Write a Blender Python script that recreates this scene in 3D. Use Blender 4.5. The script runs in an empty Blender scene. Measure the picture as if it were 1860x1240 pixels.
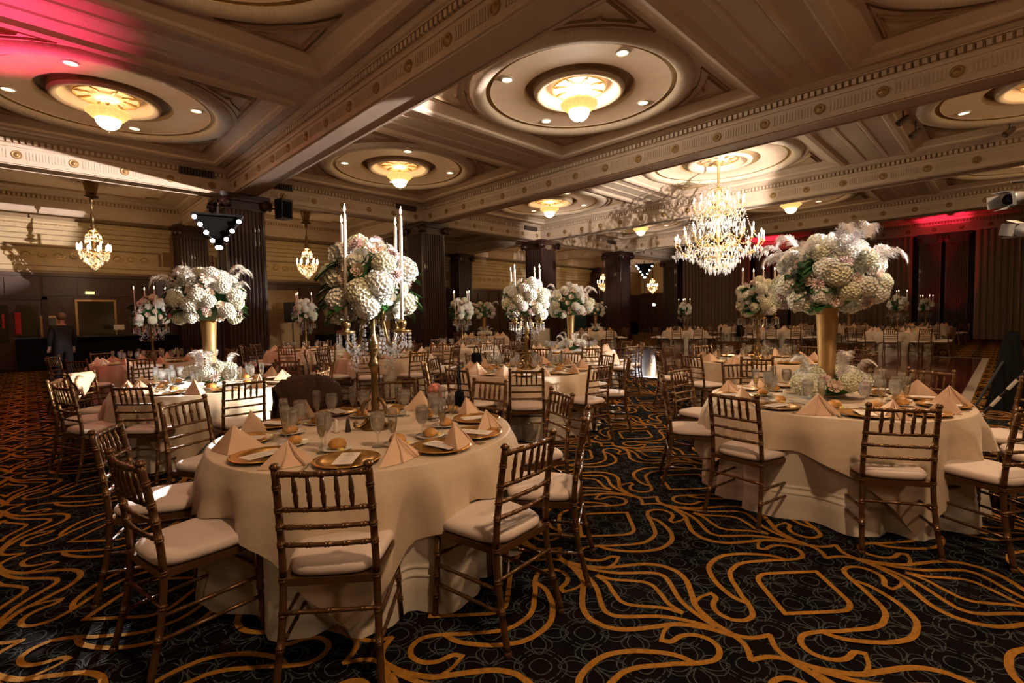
import bpy, math, random
from math import sin, cos, pi, radians, hypot, atan2
from mathutils import Vector, Matrix
random.seed(7)
scn = bpy.context.scene
COL = scn.collection

# ------------------------------------------------------------------ camera
CAM_H = 1.4756
def set_camera():
    yaw, pitch, roll = 0.792585, 0.0485725, -0.0171297
    fw = Vector((cos(yaw)*cos(pitch), sin(yaw)*cos(pitch), -sin(pitch)))
    rt = Vector((sin(yaw), -cos(yaw), 0))
    up = rt.cross(fw)
    r = rt*cos(roll)+up*sin(roll)
    u = -rt*sin(roll)+up*cos(roll)
    cam = bpy.data.cameras.new('camera'); o = bpy.data.objects.new('camera', cam); COL.objects.link(o)
    m = Matrix(((r.x, u.x, -fw.x, 0), (r.y, u.y, -fw.y, 0), (r.z, u.z, -fw.z, CAM_H), (0, 0, 0, 1)))
    o.matrix_world = m
    cam.sensor_fit = 'HORIZONTAL'; cam.sensor_width = 36.0; cam.lens = 36*891.355/1860
    cam.clip_start = 0.05; cam.clip_end = 200
    scn.camera = o
set_camera()
FWD = Vector((0.7023, 0.7119, 0))      # the way the camera looks, along the floor
RGT = Vector((0.7119, -0.7023, 0))

# ------------------------------------------------------------------ world, exposure, render quality
w = bpy.data.worlds.new('night'); scn.world = w; w.use_nodes = True
w.node_tree.nodes['Background'].inputs[0].default_value = (0.02, 0.014, 0.01, 1)
w.node_tree.nodes['Background'].inputs[1].default_value = 0.2
vs = scn.view_settings
vs.view_transform = 'Standard'; vs.look = 'None'; vs.exposure = 1.1; vs.gamma = 1.0; vs.use_curve_mapping = False
cy = scn.cycles
cy.use_denoising = True
cy.max_bounces = 4; cy.diffuse_bounces = 2; cy.glossy_bounces = 2; cy.transmission_bounces = 3; cy.transparent_max_bounces = 12
cy.use_adaptive_sampling = True; cy.adaptive_threshold = 0.06
cy.caustics_reflective = False; cy.caustics_refractive = False
cy.sample_clamp_indirect = 4.0; cy.sample_clamp_direct = 0
cy.use_light_tree = True

# ------------------------------------------------------------------ lights of the room
WARM = (1.0, 0.62, 0.30); AMBER = (1.0, 0.52, 0.20); WHITE = (1.0, 0.93, 0.88); COOL = (0.93, 0.95, 1.0); PINK = (1.0, 0.05, 0.16)
def point(loc, power, col=WARM, rad=0.08, name='lamp_light'):
    l = bpy.data.lights.new(name, 'POINT'); l.energy = power; l.color = col; l.shadow_soft_size = rad
    o = bpy.data.objects.new(name, l); o.location = loc; COL.objects.link(o); return o
def spot(loc, tgt, power, col=WHITE, ang=20, blend=0.3, rad=0.06, name='spot_beam'):
    l = bpy.data.lights.new(name, 'SPOT'); l.energy = power; l.color = col; l.shadow_soft_size = rad
    l.spot_size = radians(ang); l.spot_blend = blend
    o = bpy.data.objects.new(name, l); o.location = loc; COL.objects.link(o)
    o.rotation_euler = (Vector(tgt)-Vector(loc)).to_track_quat('-Z', 'Y').to_euler(); return o
STAND = Vector((10.3, -0.03, 0))            # theatre spots on the lighting stand at the right: place on the bar, aim, power, colour, cone
STAND_LAMPS = [((.10, -.08, 2.62), (15.6, 6.5, 4.7), 5200, (1, .88, .80), 34, .3),       # chandelier
               ((-.10, .06, 3.06), (1.5, 6.6, 1.1), 7500, (1, .91, .76), 13, .4),        # left vase table
               ((.30, -.60, 2.10), (8.1, 6.5, 1.3), 900, (1, .92, .8), 22, .4),           # table by the dance floor
               ((.30, -.90, 4.70), (1.6, 17.0, 5.45), 14000, (1, .88, .84), 15, .3),      # beam and rear wall
               ((.30, -.90, 1.90), (4.78, 1.08, 1.95), 1500, (1, .93, .88), 10, .4)]      # right centrepiece
for off, tg, pw, cl, an, bl in STAND_LAMPS:
    q0 = STAND+Vector(off); spot(q0+(Vector(tg)-q0).normalized()*.30, tg, pw, cl, an, bl, .05)
spot((8.4, -3.2, 3.3), (1.62, 2.97, 1.78), 6500, (1, .94, .88), 7.5, .35, .05)     # second stand right of the camera: near centrepiece
spot((8.4, -3.2, 2.9), (4.92, 4.7, 1.80), 2800, (1, .93, .86), 8, .4, .05)          # and the middle one
spot((6.9, -4.4, 4.3), (4.88, 1.0, 1.98), 2600, (1, .93, .88), 8.5, .4, .05)         # and the right front one, from the side
RIG = Vector((3.95, 15.45, 4.05))              # triangular bar of par cans by the near column
FAR = Vector((28.0, 16.75, 4.35))              # the same bar far behind
spot(RIG, (4.72, 1.05, 1.5), 2600, (1, .86, .62), 10, .5, .05)
spot(RIG, (8.1, 6.5, 1.5), 900, (1, .92, .8), 12, .5, .05)
spot((3.92, 15.35, 3.52), (0.28, 3.35, 0.25), 6500, (1, .95, .9), 7, .4, .03)
spot(RIG, (5.0, 8.7, 1.2), 300, (1, .86, .6), 16, .5, .05)
spot(FAR, (8.1, 6.5, 1.2), 3500, (1, .93, .84), 9, .5, .05)
spot(FAR, (14, 8, 0), 900, COOL, 16, .5, .05)
for v0 in (2.45, 10.6):                         # red uplights at the foot of the far piers
    for dv in (-.45, .45):
        spot((32.75, v0+dv, .12), (33.12, v0+dv, 3.4), 110, (1.0, .012, .03), 46, .8, .05)
    spot((32.5, v0, .12), (32.9, v0, 6.0), 1500, (1, .035, .11), 24, .7, .05)
spot((-1.3, 15.6, .3), (-1.0, 11.4, 6.1), 4200, (1, .06, .18), 40, .9, .08)

# ------------------------------------------------------------------ materials
def mat(name, col, rough=.5, metal=0.0, noise=0.0, nscale=20., bump=0.0, bscale=80., emit=None, estr=0.0, spec=.5, sheen=0.0, coat=0.0, stretch=None, trans=0.0):
    m = bpy.data.materials.new(name); m.use_nodes = True
    nt = m.node_tree; b = nt.nodes['Principled BSDF']
    b.inputs['Base Color'].default_value = (*col, 1); b.inputs['Roughness'].default_value = rough; b.inputs['Metallic'].default_value = metal
    b.inputs['Specular IOR Level'].default_value = spec
    b.inputs['Sheen Weight'].default_value = sheen; b.inputs['Coat Weight'].default_value = coat
    b.inputs['Transmission Weight'].default_value = trans
    if emit: b.inputs['Emission Color'].default_value = (*emit, 1); b.inputs['Emission Strength'].default_value = estr
    if noise or bump:
        tc = nt.nodes.new('ShaderNodeTexCoord'); mp = nt.nodes.new('ShaderNodeMapping'); nt.links.new(tc.outputs['Object'], mp.inputs[0])
        if stretch: mp.inputs['Scale'].default_value = stretch
    if noise:
        n = nt.nodes.new('ShaderNodeTexNoise'); n.inputs['Scale'].default_value = nscale; n.inputs['Detail'].default_value = 4
        nt.links.new(mp.outputs[0], n.inputs[0])
        r = nt.nodes.new('ShaderNodeValToRGB')
        r.color_ramp.elements[0].position = .3; r.color_ramp.elements[1].position = .72
        r.color_ramp.elements[0].color = (*[c*(1-noise) for c in col], 1)
        r.color_ramp.elements[1].color = (*[min(1, c*(1+noise)) for c in col], 1)
        nt.links.new(n.outputs[0], r.inputs[0]); nt.links.new(r.outputs[0], b.inputs['Base Color'])
    if bump:
        n2 = nt.nodes.new('ShaderNodeTexNoise'); n2.inputs['Scale'].default_value = bscale; n2.inputs['Detail'].default_value = 3
        nt.links.new(mp.outputs[0], n2.inputs[0])
        bp = nt.nodes.new('ShaderNodeBump'); bp.inputs['Strength'].default_value = bump; bp.inputs['Distance'].default_value = .01
        nt.links.new(n2.outputs[0], bp.inputs['Height']); nt.links.new(bp.outputs[0], b.inputs['Normal'])
    return m
def glow(name, col, s, sample=False):
    m = mat(name, (.8, .8, .8), emit=col, estr=s)
    if not sample: m.cycles.emission_sampling = 'NONE'
    return m
def glass(name, tint=(.97, .97, .97), refl=.12, milk=0.0, milkcol=(.9, .9, .88)):
    m = bpy.data.materials.new(name); m.use_nodes = True; nt = m.node_tree; nt.nodes.clear()
    out = nt.nodes.new('ShaderNodeOutputMaterial'); tr = nt.nodes.new('ShaderNodeBsdfTransparent'); gl = nt.nodes.new('ShaderNodeBsdfGlossy')
    tr.inputs[0].default_value = (*tint, 1); gl.inputs['Roughness'].default_value = .04
    lw = nt.nodes.new('ShaderNodeLayerWeight'); lw.inputs[0].default_value = .35
    mt = nt.nodes.new('ShaderNodeMath'); mt.operation = 'MULTIPLY_ADD'; mt.inputs[1].default_value = .55; mt.inputs[2].default_value = refl
    nt.links.new(lw.outputs['Fresnel'], mt.inputs[0])
    mx = nt.nodes.new('ShaderNodeMixShader'); nt.links.new(mt.outputs[0], mx.inputs[0]); nt.links.new(tr.outputs[0], mx.inputs[1]); nt.links.new(gl.outputs[0], mx.inputs[2])
    last = mx
    if milk:
        df = nt.nodes.new('ShaderNodeBsdfTranslucent'); df.inputs[0].default_value = (*milkcol, 1)
        d2 = nt.nodes.new('ShaderNodeBsdfDiffuse'); d2.inputs[0].default_value = (*milkcol, 1)
        ma = nt.nodes.new('ShaderNodeMixShader'); ma.inputs[0].default_value = .5; nt.links.new(df.outputs[0], ma.inputs[1]); nt.links.new(d2.outputs[0], ma.inputs[2])
        m2 = nt.nodes.new('ShaderNodeMixShader'); m2.inputs[0].default_value = milk
        nt.links.new(mx.outputs[0], m2.inputs[1]); nt.links.new(ma.outputs[0], m2.inputs[2]); last = m2
    nt.links.new(last.outputs[0], out.inputs[0]); return m

M = dict(
    plaster=mat('cream_plaster', (.60, .458, .335), .75, noise=.05, nscale=3, bump=.15, bscale=60),
    plaster_orn=mat('ornament_plaster', (.62, .50, .37), .7, noise=.12, nscale=30, bump=.9, bscale=45),
    tan=mat('tan_trim_and_shade', (.30, .19, .09), .6, noise=.1, nscale=8),  # trim tan, also the painted shade in dentil and course gaps
    gilt=mat('gilded_trim', (.55, .36, .13), .4, .5, noise=.15, nscale=25),
    ros=mat('rosette_gilt', (.36, .22, .085), .45, .4, noise=.2, nscale=60),
    groove=mat('groove_brown', (.10, .065, .04), .7),
    wood=mat('mahogany', (.038, .012, .008), .38, noise=.35, nscale=6, stretch=(14, 14, .7), coat=.15),
    wood2=mat('walnut_panel', (.060, .024, .013), .45, noise=.3, nscale=5, stretch=(1, 8, 8)),
    courses=mat('wall_plaster_ochre', (.60, .45, .25), .7, noise=.07, nscale=5),
    black=mat('black_metal', (.012, .012, .013), .45),
    blackcloth=mat('black_fabric', (.006, .006, .006), .9, noise=.2, nscale=30, spec=.1),
    chair=mat('gold_chair_paint', (.155, .080, .033), .30, .6, noise=.12, nscale=30),
    node=mat('gold_chair_nodes', (.50, .29, .11), .28, .75),
    cushion=mat('blush_cushion', (.72, .60, .55), .65, noise=.03, nscale=50, sheen=.2, bump=.05, bscale=400),
    overlay=mat('champagne_satin', (.68, .54, .40), .52, noise=.03, nscale=30, sheen=.25, bump=.06, bscale=500),
    linen=mat('ivory_linen', (.74, .66, .56), .75, noise=.03, nscale=30, bump=.1, bscale=400),
    napkin=mat('peach_napkin', (.76, .52, .36), .7, noise=.03, nscale=60, bump=.06, bscale=500),
    charger=mat('gold_charger', (.72, .40, .10), .24, .85, noise=.06, nscale=40),
    card=mat('menu_card', (.80, .72, .66), .7, noise=.02, nscale=90),
    ink=mat('menu_ink', (.28, .25, .24), .8),
    china=mat('white_china', (.80, .76, .70), .25, coat=.3),
    bread=mat('bread_crust', (.62, .30, .08), .55, noise=.35, nscale=14, bump=.2, bscale=40),
    butter=mat('butter', (.85, .66, .22), .4),
    steel=mat('cutlery_steel', (.55, .53, .50), .2, 1.0),
    glass=glass('clear_glass', (.99, .99, .99), .05, .05), water=glass('iced_water', (.95, .95, .94), .06, .42, (.92, .88, .84)), wine=glass('sparkling_wine', (.88, .78, .50), .06, .10, (.8, .7, .4)),
    candle=mat('ivory_candle', (.86, .78, .70), .45),
    flame=glow('candle_flame', (1, .60, .30), 14),
    brass=mat('antique_brass', (.30, .195, .075), .28, .85, noise=.2, nscale=30),
    vase=mat('brushed_gold_vase', (.62, .40, .17), .33, .7, noise=.05, nscale=6, stretch=(30, 30, .5)),
    crystal=glass('cut_crystal', (.90, .90, .92), .34, .30, (1, .97, .95)),
    crystal_big=glass('chandelier_crystal', (.92, .92, .94), .42, .34, (1., .95, .88)),
    hyd=mat('hydrangea_white', (.92, .91, .84), .6, noise=.06, nscale=30),
    hyd2=mat('hydrangea_cream', (.88, .86, .68), .6, noise=.10, nscale=30),
    rose=mat('blush_rose', (.86, .68, .56), .55, noise=.08, nscale=20),
    pinkfl=mat('pink_dahlia', (.84, .64, .62), .6, noise=.08, nscale=20),
    feather=mat('ostrich_plume', (.88, .82, .80), .8, sheen=.3),
    leaf=mat('green_leaf', (.03, .11, .025), .42, noise=.35, nscale=12),
    carpet=mat('carpet_ground', (.0085, .0065, .0075), 1, noise=.45, nscale=5, bump=.7, bscale=260, spec=.02),
    cgold=mat('carpet_gold_pile', (.44, .205, .036), 1, noise=.22, nscale=50, bump=.8, bscale=260, spec=.05),
    cteal=mat('carpet_teal_pile', (.060, .072, .072), 1, noise=.4, nscale=60, spec=.02),
    parquet=mat('dance_floor_wood', (.085, .020, .010), .10, noise=.25, nscale=4, stretch=(1, 9, 1), coat=.3),
    strip=mat('floor_edge_strip', (.45, .40, .34), .35, .3),
    drape=mat('satin_drape', (.26, .17, .11), .42, noise=.08, nscale=3, sheen=.3),
    opal=glow('lamp_opal', (1, .74, .36), 5.5), opal2=glow('lamp_opal_white', (1, .88, .60), 5.0),
    amberglass=mat('amber_alabaster', (.72, .42, .14), .35, noise=.3, nscale=25, emit=(1, .55, .16), estr=.55),
    can=glow('downlight_lens', (1, .82, .52), 1.3),
    bulb=glow('candle_bulb', (1, .80, .52), 12), bulb2=glow('small_candle_bulb', (1, .72, .40), 9),
    par=glow('par_lens', (1, .95, .97), 30),
    steelgrey=mat('fixture_grey', (.42, .45, .50), .35, .6),
    white=mat('white_tape', (.85, .82, .76), .6),
    fur=mat('brown_fur', (.055, .022, .011), .9, noise=.4, nscale=60, bump=.8, bscale=200),
    mirror=mat('dark_mirror', (.10, .085, .06), .12, .85),
    gframe=mat('gilt_frame', (.42, .28, .12), .4, .7),
    skin=mat('skin', (.45, .26, .18), .55), hair=mat('grey_brown_hair', (.22, .15, .09), .7, noise=.3, nscale=60), suit=mat('dark_suit', (.010, .010, .012), .8),
    glitter=mat('gold_sequin_cloth', (.36, .22, .10), .35, .6, noise=.5, nscale=90, bump=.8, bscale=120),
    screen=glow('tablet_screen', (.55, .65, 1), 1.6),
    sign=glow('lit_sign', (1, .78, .30), .55), redreflection=mat('painted_red_reflection', (.55, .02, .02), .6, noise=.2, nscale=20),
    teal=mat('teal_curtain', (.010, .045, .042), .7),
    orangefl=mat('coral_silk_scarf', (.55, .16, .10), .6, noise=.5, nscale=25),
    pepper=mat('pepper', (.03, .025, .02), .6),
)

def two_tone(m, a, b):  # red reflections in the panes, painted as flat strips
    for n in m.node_tree.nodes:
        if n.type == 'VALTORGB': n.color_ramp.elements[0].color = (*a, 1); n.color_ramp.elements[1].color = (*b, 1)
two_tone(M['carpet'], (.0050, .0065, .0085), (.0130, .0065, .0062))

# ------------------------------------------------------------------ mesh builder
class MB:
    def __init__(s): s.v = []; s.f = []; s.m = []; s.mi = 0
    def add(s, vs, fs, X=None):
        o = len(s.v)
        s.v += [tuple(X @ Vector(p)) if X else tuple(p) for p in vs]
        s.f += [tuple(i+o for i in q) for q in fs]; s.m += [s.mi]*len(fs)
        return s
    def box(s, x0, x1, y0, y1, z0, z1, X=None):
        return s.add([(x0, y0, z0), (x1, y0, z0), (x1, y1, z0), (x0, y1, z0), (x0, y0, z1), (x1, y0, z1), (x1, y1, z1), (x0, y1, z1)],
                     [(0, 3, 2, 1), (4, 5, 6, 7), (0, 1, 5, 4), (1, 2, 6, 5), (2, 3, 7, 6), (3, 0, 4, 7)], X)
    def lathe(s, prof, n=16, X=None, a0=0, wob=None):
        vs = []; fs = []; k = len(prof)
        for i in range(n):
            t = a0+2*pi*i/n
            for (r, z) in prof:
                rr = r*(1+(wob(t, z) if wob else 0)); vs.append((rr*cos(t), rr*sin(t), z))
        for i in range(n):
            j = (i+1) % n
            for q in range(k-1):
                fs.append((i*k+q, j*k+q, j*k+q+1, i*k+q+1))
        return s.add(vs, fs, X)
    def tube(s, pts, rad, n=8, cap=True, X=None):
        pts = [Vector(p) for p in pts]; N = len(pts)
        rads = rad if isinstance(rad, (list, tuple)) else [rad]*N
        vs = []; fs = []; up = None
        for i in range(N):
            d = (pts[min(i+1, N-1)]-pts[max(i-1, 0)])
            if d.length < 1e-9: d = Vector((0, 0, 1))
            d.normalize()
            if up is None:
                up = Vector((0, 0, 1)) if abs(d.z) < .9 else Vector((1, 0, 0))
            a = d.cross(up)
            if a.length < 1e-6: a = d.orthogonal()
            a.normalize(); b = d.cross(a); up = -b if False else up
            for k in range(n):
                t = 2*pi*k/n; vs.append(pts[i]+(a*cos(t)+b*sin(t))*rads[i])
        for i in range(N-1):
            for k in range(n):
                k2 = (k+1) % n; fs.append((i*n+k, i*n+k2, (i+1)*n+k2, (i+1)*n+k))
        if cap: fs.append(tuple(range(n-1, -1, -1))); fs.append(tuple((N-1)*n+k for k in range(n)))
        return s.add(vs, fs, X)
    def sphere(s, c, r, n=8, m=6, X=None, sc=(1, 1, 1)):
        prof = [(max(1e-4, sin(pi*i/m)), -cos(pi*i/m)) for i in range(m+1)]
        T = Matrix.Translation(c) @ Matrix.Diagonal((r*sc[0], r*sc[1], r*sc[2], 1))
        return s.lathe(prof, n, (X @ T) if X else T)
    def extrude(s, prof, p0, p1, X=None, cap=True):
        """profile of (out, z) swept from p0 to p1; 'out' points to the left of travel"""
        p0 = Vector(p0); p1 = Vector(p1); d = (p1-p0).normalized(); nrm = Vector((-d.y, d.x, 0)); k = len(prof)
        vs = [p+nrm*a+Vector((0, 0, z)) for p in (p0, p1) for a, z in prof]
        fs = [(i, i+1, k+i+1, k+i) for i in range(k-1)]
        if cap: fs += [tuple(range(k-1, -1, -1)), tuple(range(k, 2*k))]
        return s.add(vs, fs, X)
    def mesh(s, name, mats, smooth=False):
        me = bpy.data.meshes.new(name); me.from_pydata(s.v, [], s.f)
        for m in (mats if isinstance(mats, (list, tuple)) else [mats]): me.materials.append(m)
        if any(s.m): me.polygons.foreach_set('material_index', s.m)
        if smooth:
            me.polygons.foreach_set('use_smooth', [True]*len(me.polygons))
        me.update(); return me
    def build(s, name, mats, parent=None, smooth=False):
        return obj(name, s.mesh(name, mats, smooth), parent)
def obj(name, me, parent=None, loc=None, rz=None, sc=None, rot=None):
    o = bpy.data.objects.new(name, me); COL.objects.link(o)
    if parent: o.parent = parent
    if loc is not None: o.location = loc
    if rz is not None: o.rotation_euler = (0, 0, rz)
    if rot is not None: o.rotation_euler = rot
    if sc is not None: o.scale = (sc, sc, sc) if isinstance(sc, (int, float)) else sc
    return o
def tag(o, label, cat, group=None, kind=None):
    if label: o['label'] = label
    if cat: o['category'] = cat
    if group: o['group'] = group
    if kind: o['kind'] = kind
    return o
def struct(o, label=None): o['kind'] = 'structure'; o['label'] = label or o.name; return o
def empty(name, loc, rz=0.0):
    o = bpy.data.objects.new(name, None); COL.objects.link(o); o.location = loc; o.rotation_euler = (0, 0, rz); o.empty_display_size = .1; return o
def TR(x, y, z): return Matrix.Translation((x, y, z))
def RZ(a): return Matrix.Rotation(a, 4, 'Z')
def RX(a): return Matrix.Rotation(a, 4, 'X')
def RY(a): return Matrix.Rotation(a, 4, 'Y')
def curve_pts(ctrl, n=6, closed=False):
    """Catmull-Rom through control points"""
    P = [Vector(c) for c in ctrl]; N = len(P); out = []
    for i in range(N-1):
        p0, p1, p2, p3 = P[max(i-1, 0)], P[i], P[i+1], P[min(i+2, N-1)]
        for k in range(n):
            t = k/n
            out.append(.5*((2*p1)+(p2-p0)*t+(2*p0-5*p1+4*p2-p3)*t*t+(3*p1-p0-3*p2+p3)*t**3))
    out.append(P[-1]); return out

# ------------------------------------------------------------------ floor and carpet
U0, U1, V0, V1 = -9.6, 41.0, -9.6, 24.3
floor = MB().box(U0, U1, V0, V1, -.1, 0).build('floor', M['carpet']); struct(floor, 'dark patterned carpet floor with gold scrolls')
TX, TY = 1.22, 1.24           # carpet repeat
def ribbon(mb, pts, w0, z, taper=0):
    P = [Vector((p[0], p[1], 0)) for p in pts]; N = len(P); vs = []
    for i, p in enumerate(P):
        d = P[min(i+1, N-1)]-P[max(i-1, 0)]; d.normalize(); n = Vector((-d.y, d.x, 0))
        wd = w0; e_ = (-w0*.8 if i == 0 else w0*.8 if i == N-1 else 0); p = p+d*e_
        vs += [(p.x-n.x*wd, p.y-n.y*wd, z), (p.x+n.x*wd, p.y+n.y*wd, z)]
    mb.add(vs, [(2*i, 2*i+2, 2*i+3, 2*i+1) for i in range(N-1)])
GOLD = [([(.355, .62), (.35, .57), (.30, .49), (.18, .40), (.11, .35), (.065, .29), (.025, .21), (.006, .13)], .0155, 0),
        ([(.255, .62), (.25, .59), (.205, .535), (.11, .44), (.06, .36), (.028, .275), (.012, .21)], .0135, 0),
        ([(.125, .62), (.12, .59), (.075, .52), (.025, .45), (.004, .37)], .0125, 0),
        ([(.002, .13), (.018, .08), (.05, .04), (.112, .002)], .013, 0),
        ([(.13, .36), (.19, .36), (.262, .335)], .009, 0),
        ([(.262, .335), (.24, .30), (.17, .285), (.12, .24), (.11, .17), (.15, .12), (.22, .11), (.30, .16), (.355, .215), (.40, .25), (.48, .315), (.55, .348), (.61, .352)], .0135, 0),
        ([(.30, .165), (.312, .25), (.395, .37), (.49, .445), (.56, .468), (.61, .47)], .0145, 0),
        ([(.335, .0), (.39, .05), (.50, .15), (.565, .202), (.61, .212)], .0135, 0)]
gm = MB(); kz = 0
for pts, wd, tp in GOLD:
    q = curve_pts([(a, b, 0) for a, b in pts], 4)
    for sx in (1, -1):
        for sy in (1, -1):
            kz += 1; ribbon(gm, [(p.x*sx, p.y*sy) for p in q], wd, .0024+.00012*kz)
TEAL = MB()
def teal_motif(cx, cy_, kind):
    z = .0016
    if kind == 0:      # rounded square with two broken rings
        for r, wd, brk in ((.044, .0030, 0), (.082, .0026, 1), (.104, .0026, 1)):
            for k in range(4):
                pts = []
                for i in range(7):
                    t = k*pi/2+(i/6)*(pi/2 if not brk else pi/2*.86)+(.11 if brk else 0)
                    rr = r/(abs(cos(t))**2.6+abs(sin(t))**2.6)**(1/2.6)
                    pts.append((cx+rr*cos(t), cy_+rr*sin(t)))
                ribbon(TEAL, pts, wd, z)
    else:              # crossed leaf veins
        for k in range(4):
            a = k*pi/2+pi/4
            for off in (-.040, -.022, .022, .040):
                pts = [(cx+cos(a)*(.012+.135*i/5)-sin(a)*off*sin(pi*i/5)*1.6, cy_+sin(a)*(.012+.135*i/5)+cos(a)*off*sin(pi*i/5)*1.6) for i in range(6)]
                ribbon(TEAL, pts, .0026, z)
for i in range(4):
    for j in range(4):
        teal_motif((i+.5)*TX/4-TX/2, j*TY/4-TY/2, 0); teal_motif(i*TX/4-TX/2, (j+.5)*TY/4-TY/2, 1)
def array(o, nx, ny):
    for n, ax in ((nx, 0), (ny, 1)):
        a = o.modifiers.new('repeat', 'ARRAY'); a.use_relative_offset = False; a.use_constant_offset = True; a.count = n
        a.constant_offset_displace = (TX, 0, 0) if ax == 0 else (0, TY, 0)
    return o
g = gm.build('gold_carpet_scrolls', M['cgold'], floor); g.location = (2.24-3*TX, .74-4*TY, 0); array(g, 33, 24); g['kind'] = 'stuff'
t = TEAL.build('teal_carpet_tracery', M['cteal'], floor); t.location = (2.24-2*TX, .74-2*TY, 0); array(t, 10, 10); t['kind'] = 'stuff'

# dance floor of parquet panels
DF = (10.3, 20.4, .4, 12.4)
dfl = MB().box(DF[0], DF[1], DF[2], DF[3], .0, .012).build('floor_dance', M['groove']); struct(dfl, 'polished red-brown parquet dance floor under the chandelier')
pm = None; nu, nv = 11, 13
pu, pv = (DF[1]-DF[0]-.3)/nu, (DF[3]-DF[2]-.3)/nv
pmb = MB(); pmb.add([(0, 0, 0), (pu-.006, 0, 0), (pu-.006, pv-.006, 0), (0, pv-.006, 0), (.004, .004, .012), (pu-.01, .004, .012), (pu-.01, pv-.01, .012), (.004, pv-.01, .012)],
                    [(4, 5, 6, 7), (0, 1, 5, 4), (1, 2, 6, 5), (2, 3, 7, 6), (3, 0, 4, 7)])
pme = pmb.mesh('parquet_panel', M['parquet'])
for i in range(nu):
    for j in range(nv): obj('parquet_panel', pme, dfl, (DF[0]+.15+i*pu, DF[2]+.15+j*pv, .012))
for a in ((DF[0], DF[0]+.15, DF[2], DF[3]), (DF[1]-.15, DF[1], DF[2], DF[3]), (DF[0]+.15, DF[1]-.15, DF[2], DF[2]+.15), (DF[0]+.15, DF[1]-.15, DF[3]-.15, DF[3])):
    MB().box(*a, .0125, .022).build('edge_strip', M['strip'], dfl)

# ------------------------------------------------------------------ ceiling, beams, coffers
ZR, ZB, ZF, ZD = 5.62, 5.40, 6.10, 6.20        # rosettes, beam underside, flat margin, coffer disc
BU = [-2.45, 4.65, 11.73, 18.93, 26.1, 33.4]   # near faces of the beams
BW = .65
UC = [(BU[i]+BW+BU[i+1])/2 for i in range(5)]
VC = [-7.65, -.6, 6.5, 13.53]
HS = 2.86
def ceiling_build():
    us = sorted([U0, U1]+[c-HS for c in UC]+[c+HS for c in UC]); vs_ = sorted([V0, V1]+[c-HS for c in VC]+[c+HS for c in VC])
    vs_ = [max(V0, v) for v in vs_]
    mb = MB()
    for i in range(len(us)-1):
        for j in range(len(vs_)-1):
            cu, cv = (us[i]+us[i+1])/2, (vs_[j]+vs_[j+1])/2
            if any(abs(cu-a) < HS-.01 for a in UC) and any(abs(cv-b) < HS-.01 for b in VC): continue
            if vs_[j+1]-vs_[j] < 1e-6: continue
            mb.add([(us[i], vs_[j], ZF), (us[i], vs_[j+1], ZF), (us[i+1], vs_[j+1], ZF), (us[i+1], vs_[j], ZF)], [(0, 1, 2, 3)])
    mb.add([(U0, V0, 6.75), (U0, V1, 6.75), (U1, V1, 6.75), (U1, V0, 6.75)], [(0, 1, 2, 3)])
    return struct(mb.build('ceiling', M['plaster']), 'cream plaster ceiling with square coffers and round medallions')
ceil = ceiling_build()
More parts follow.
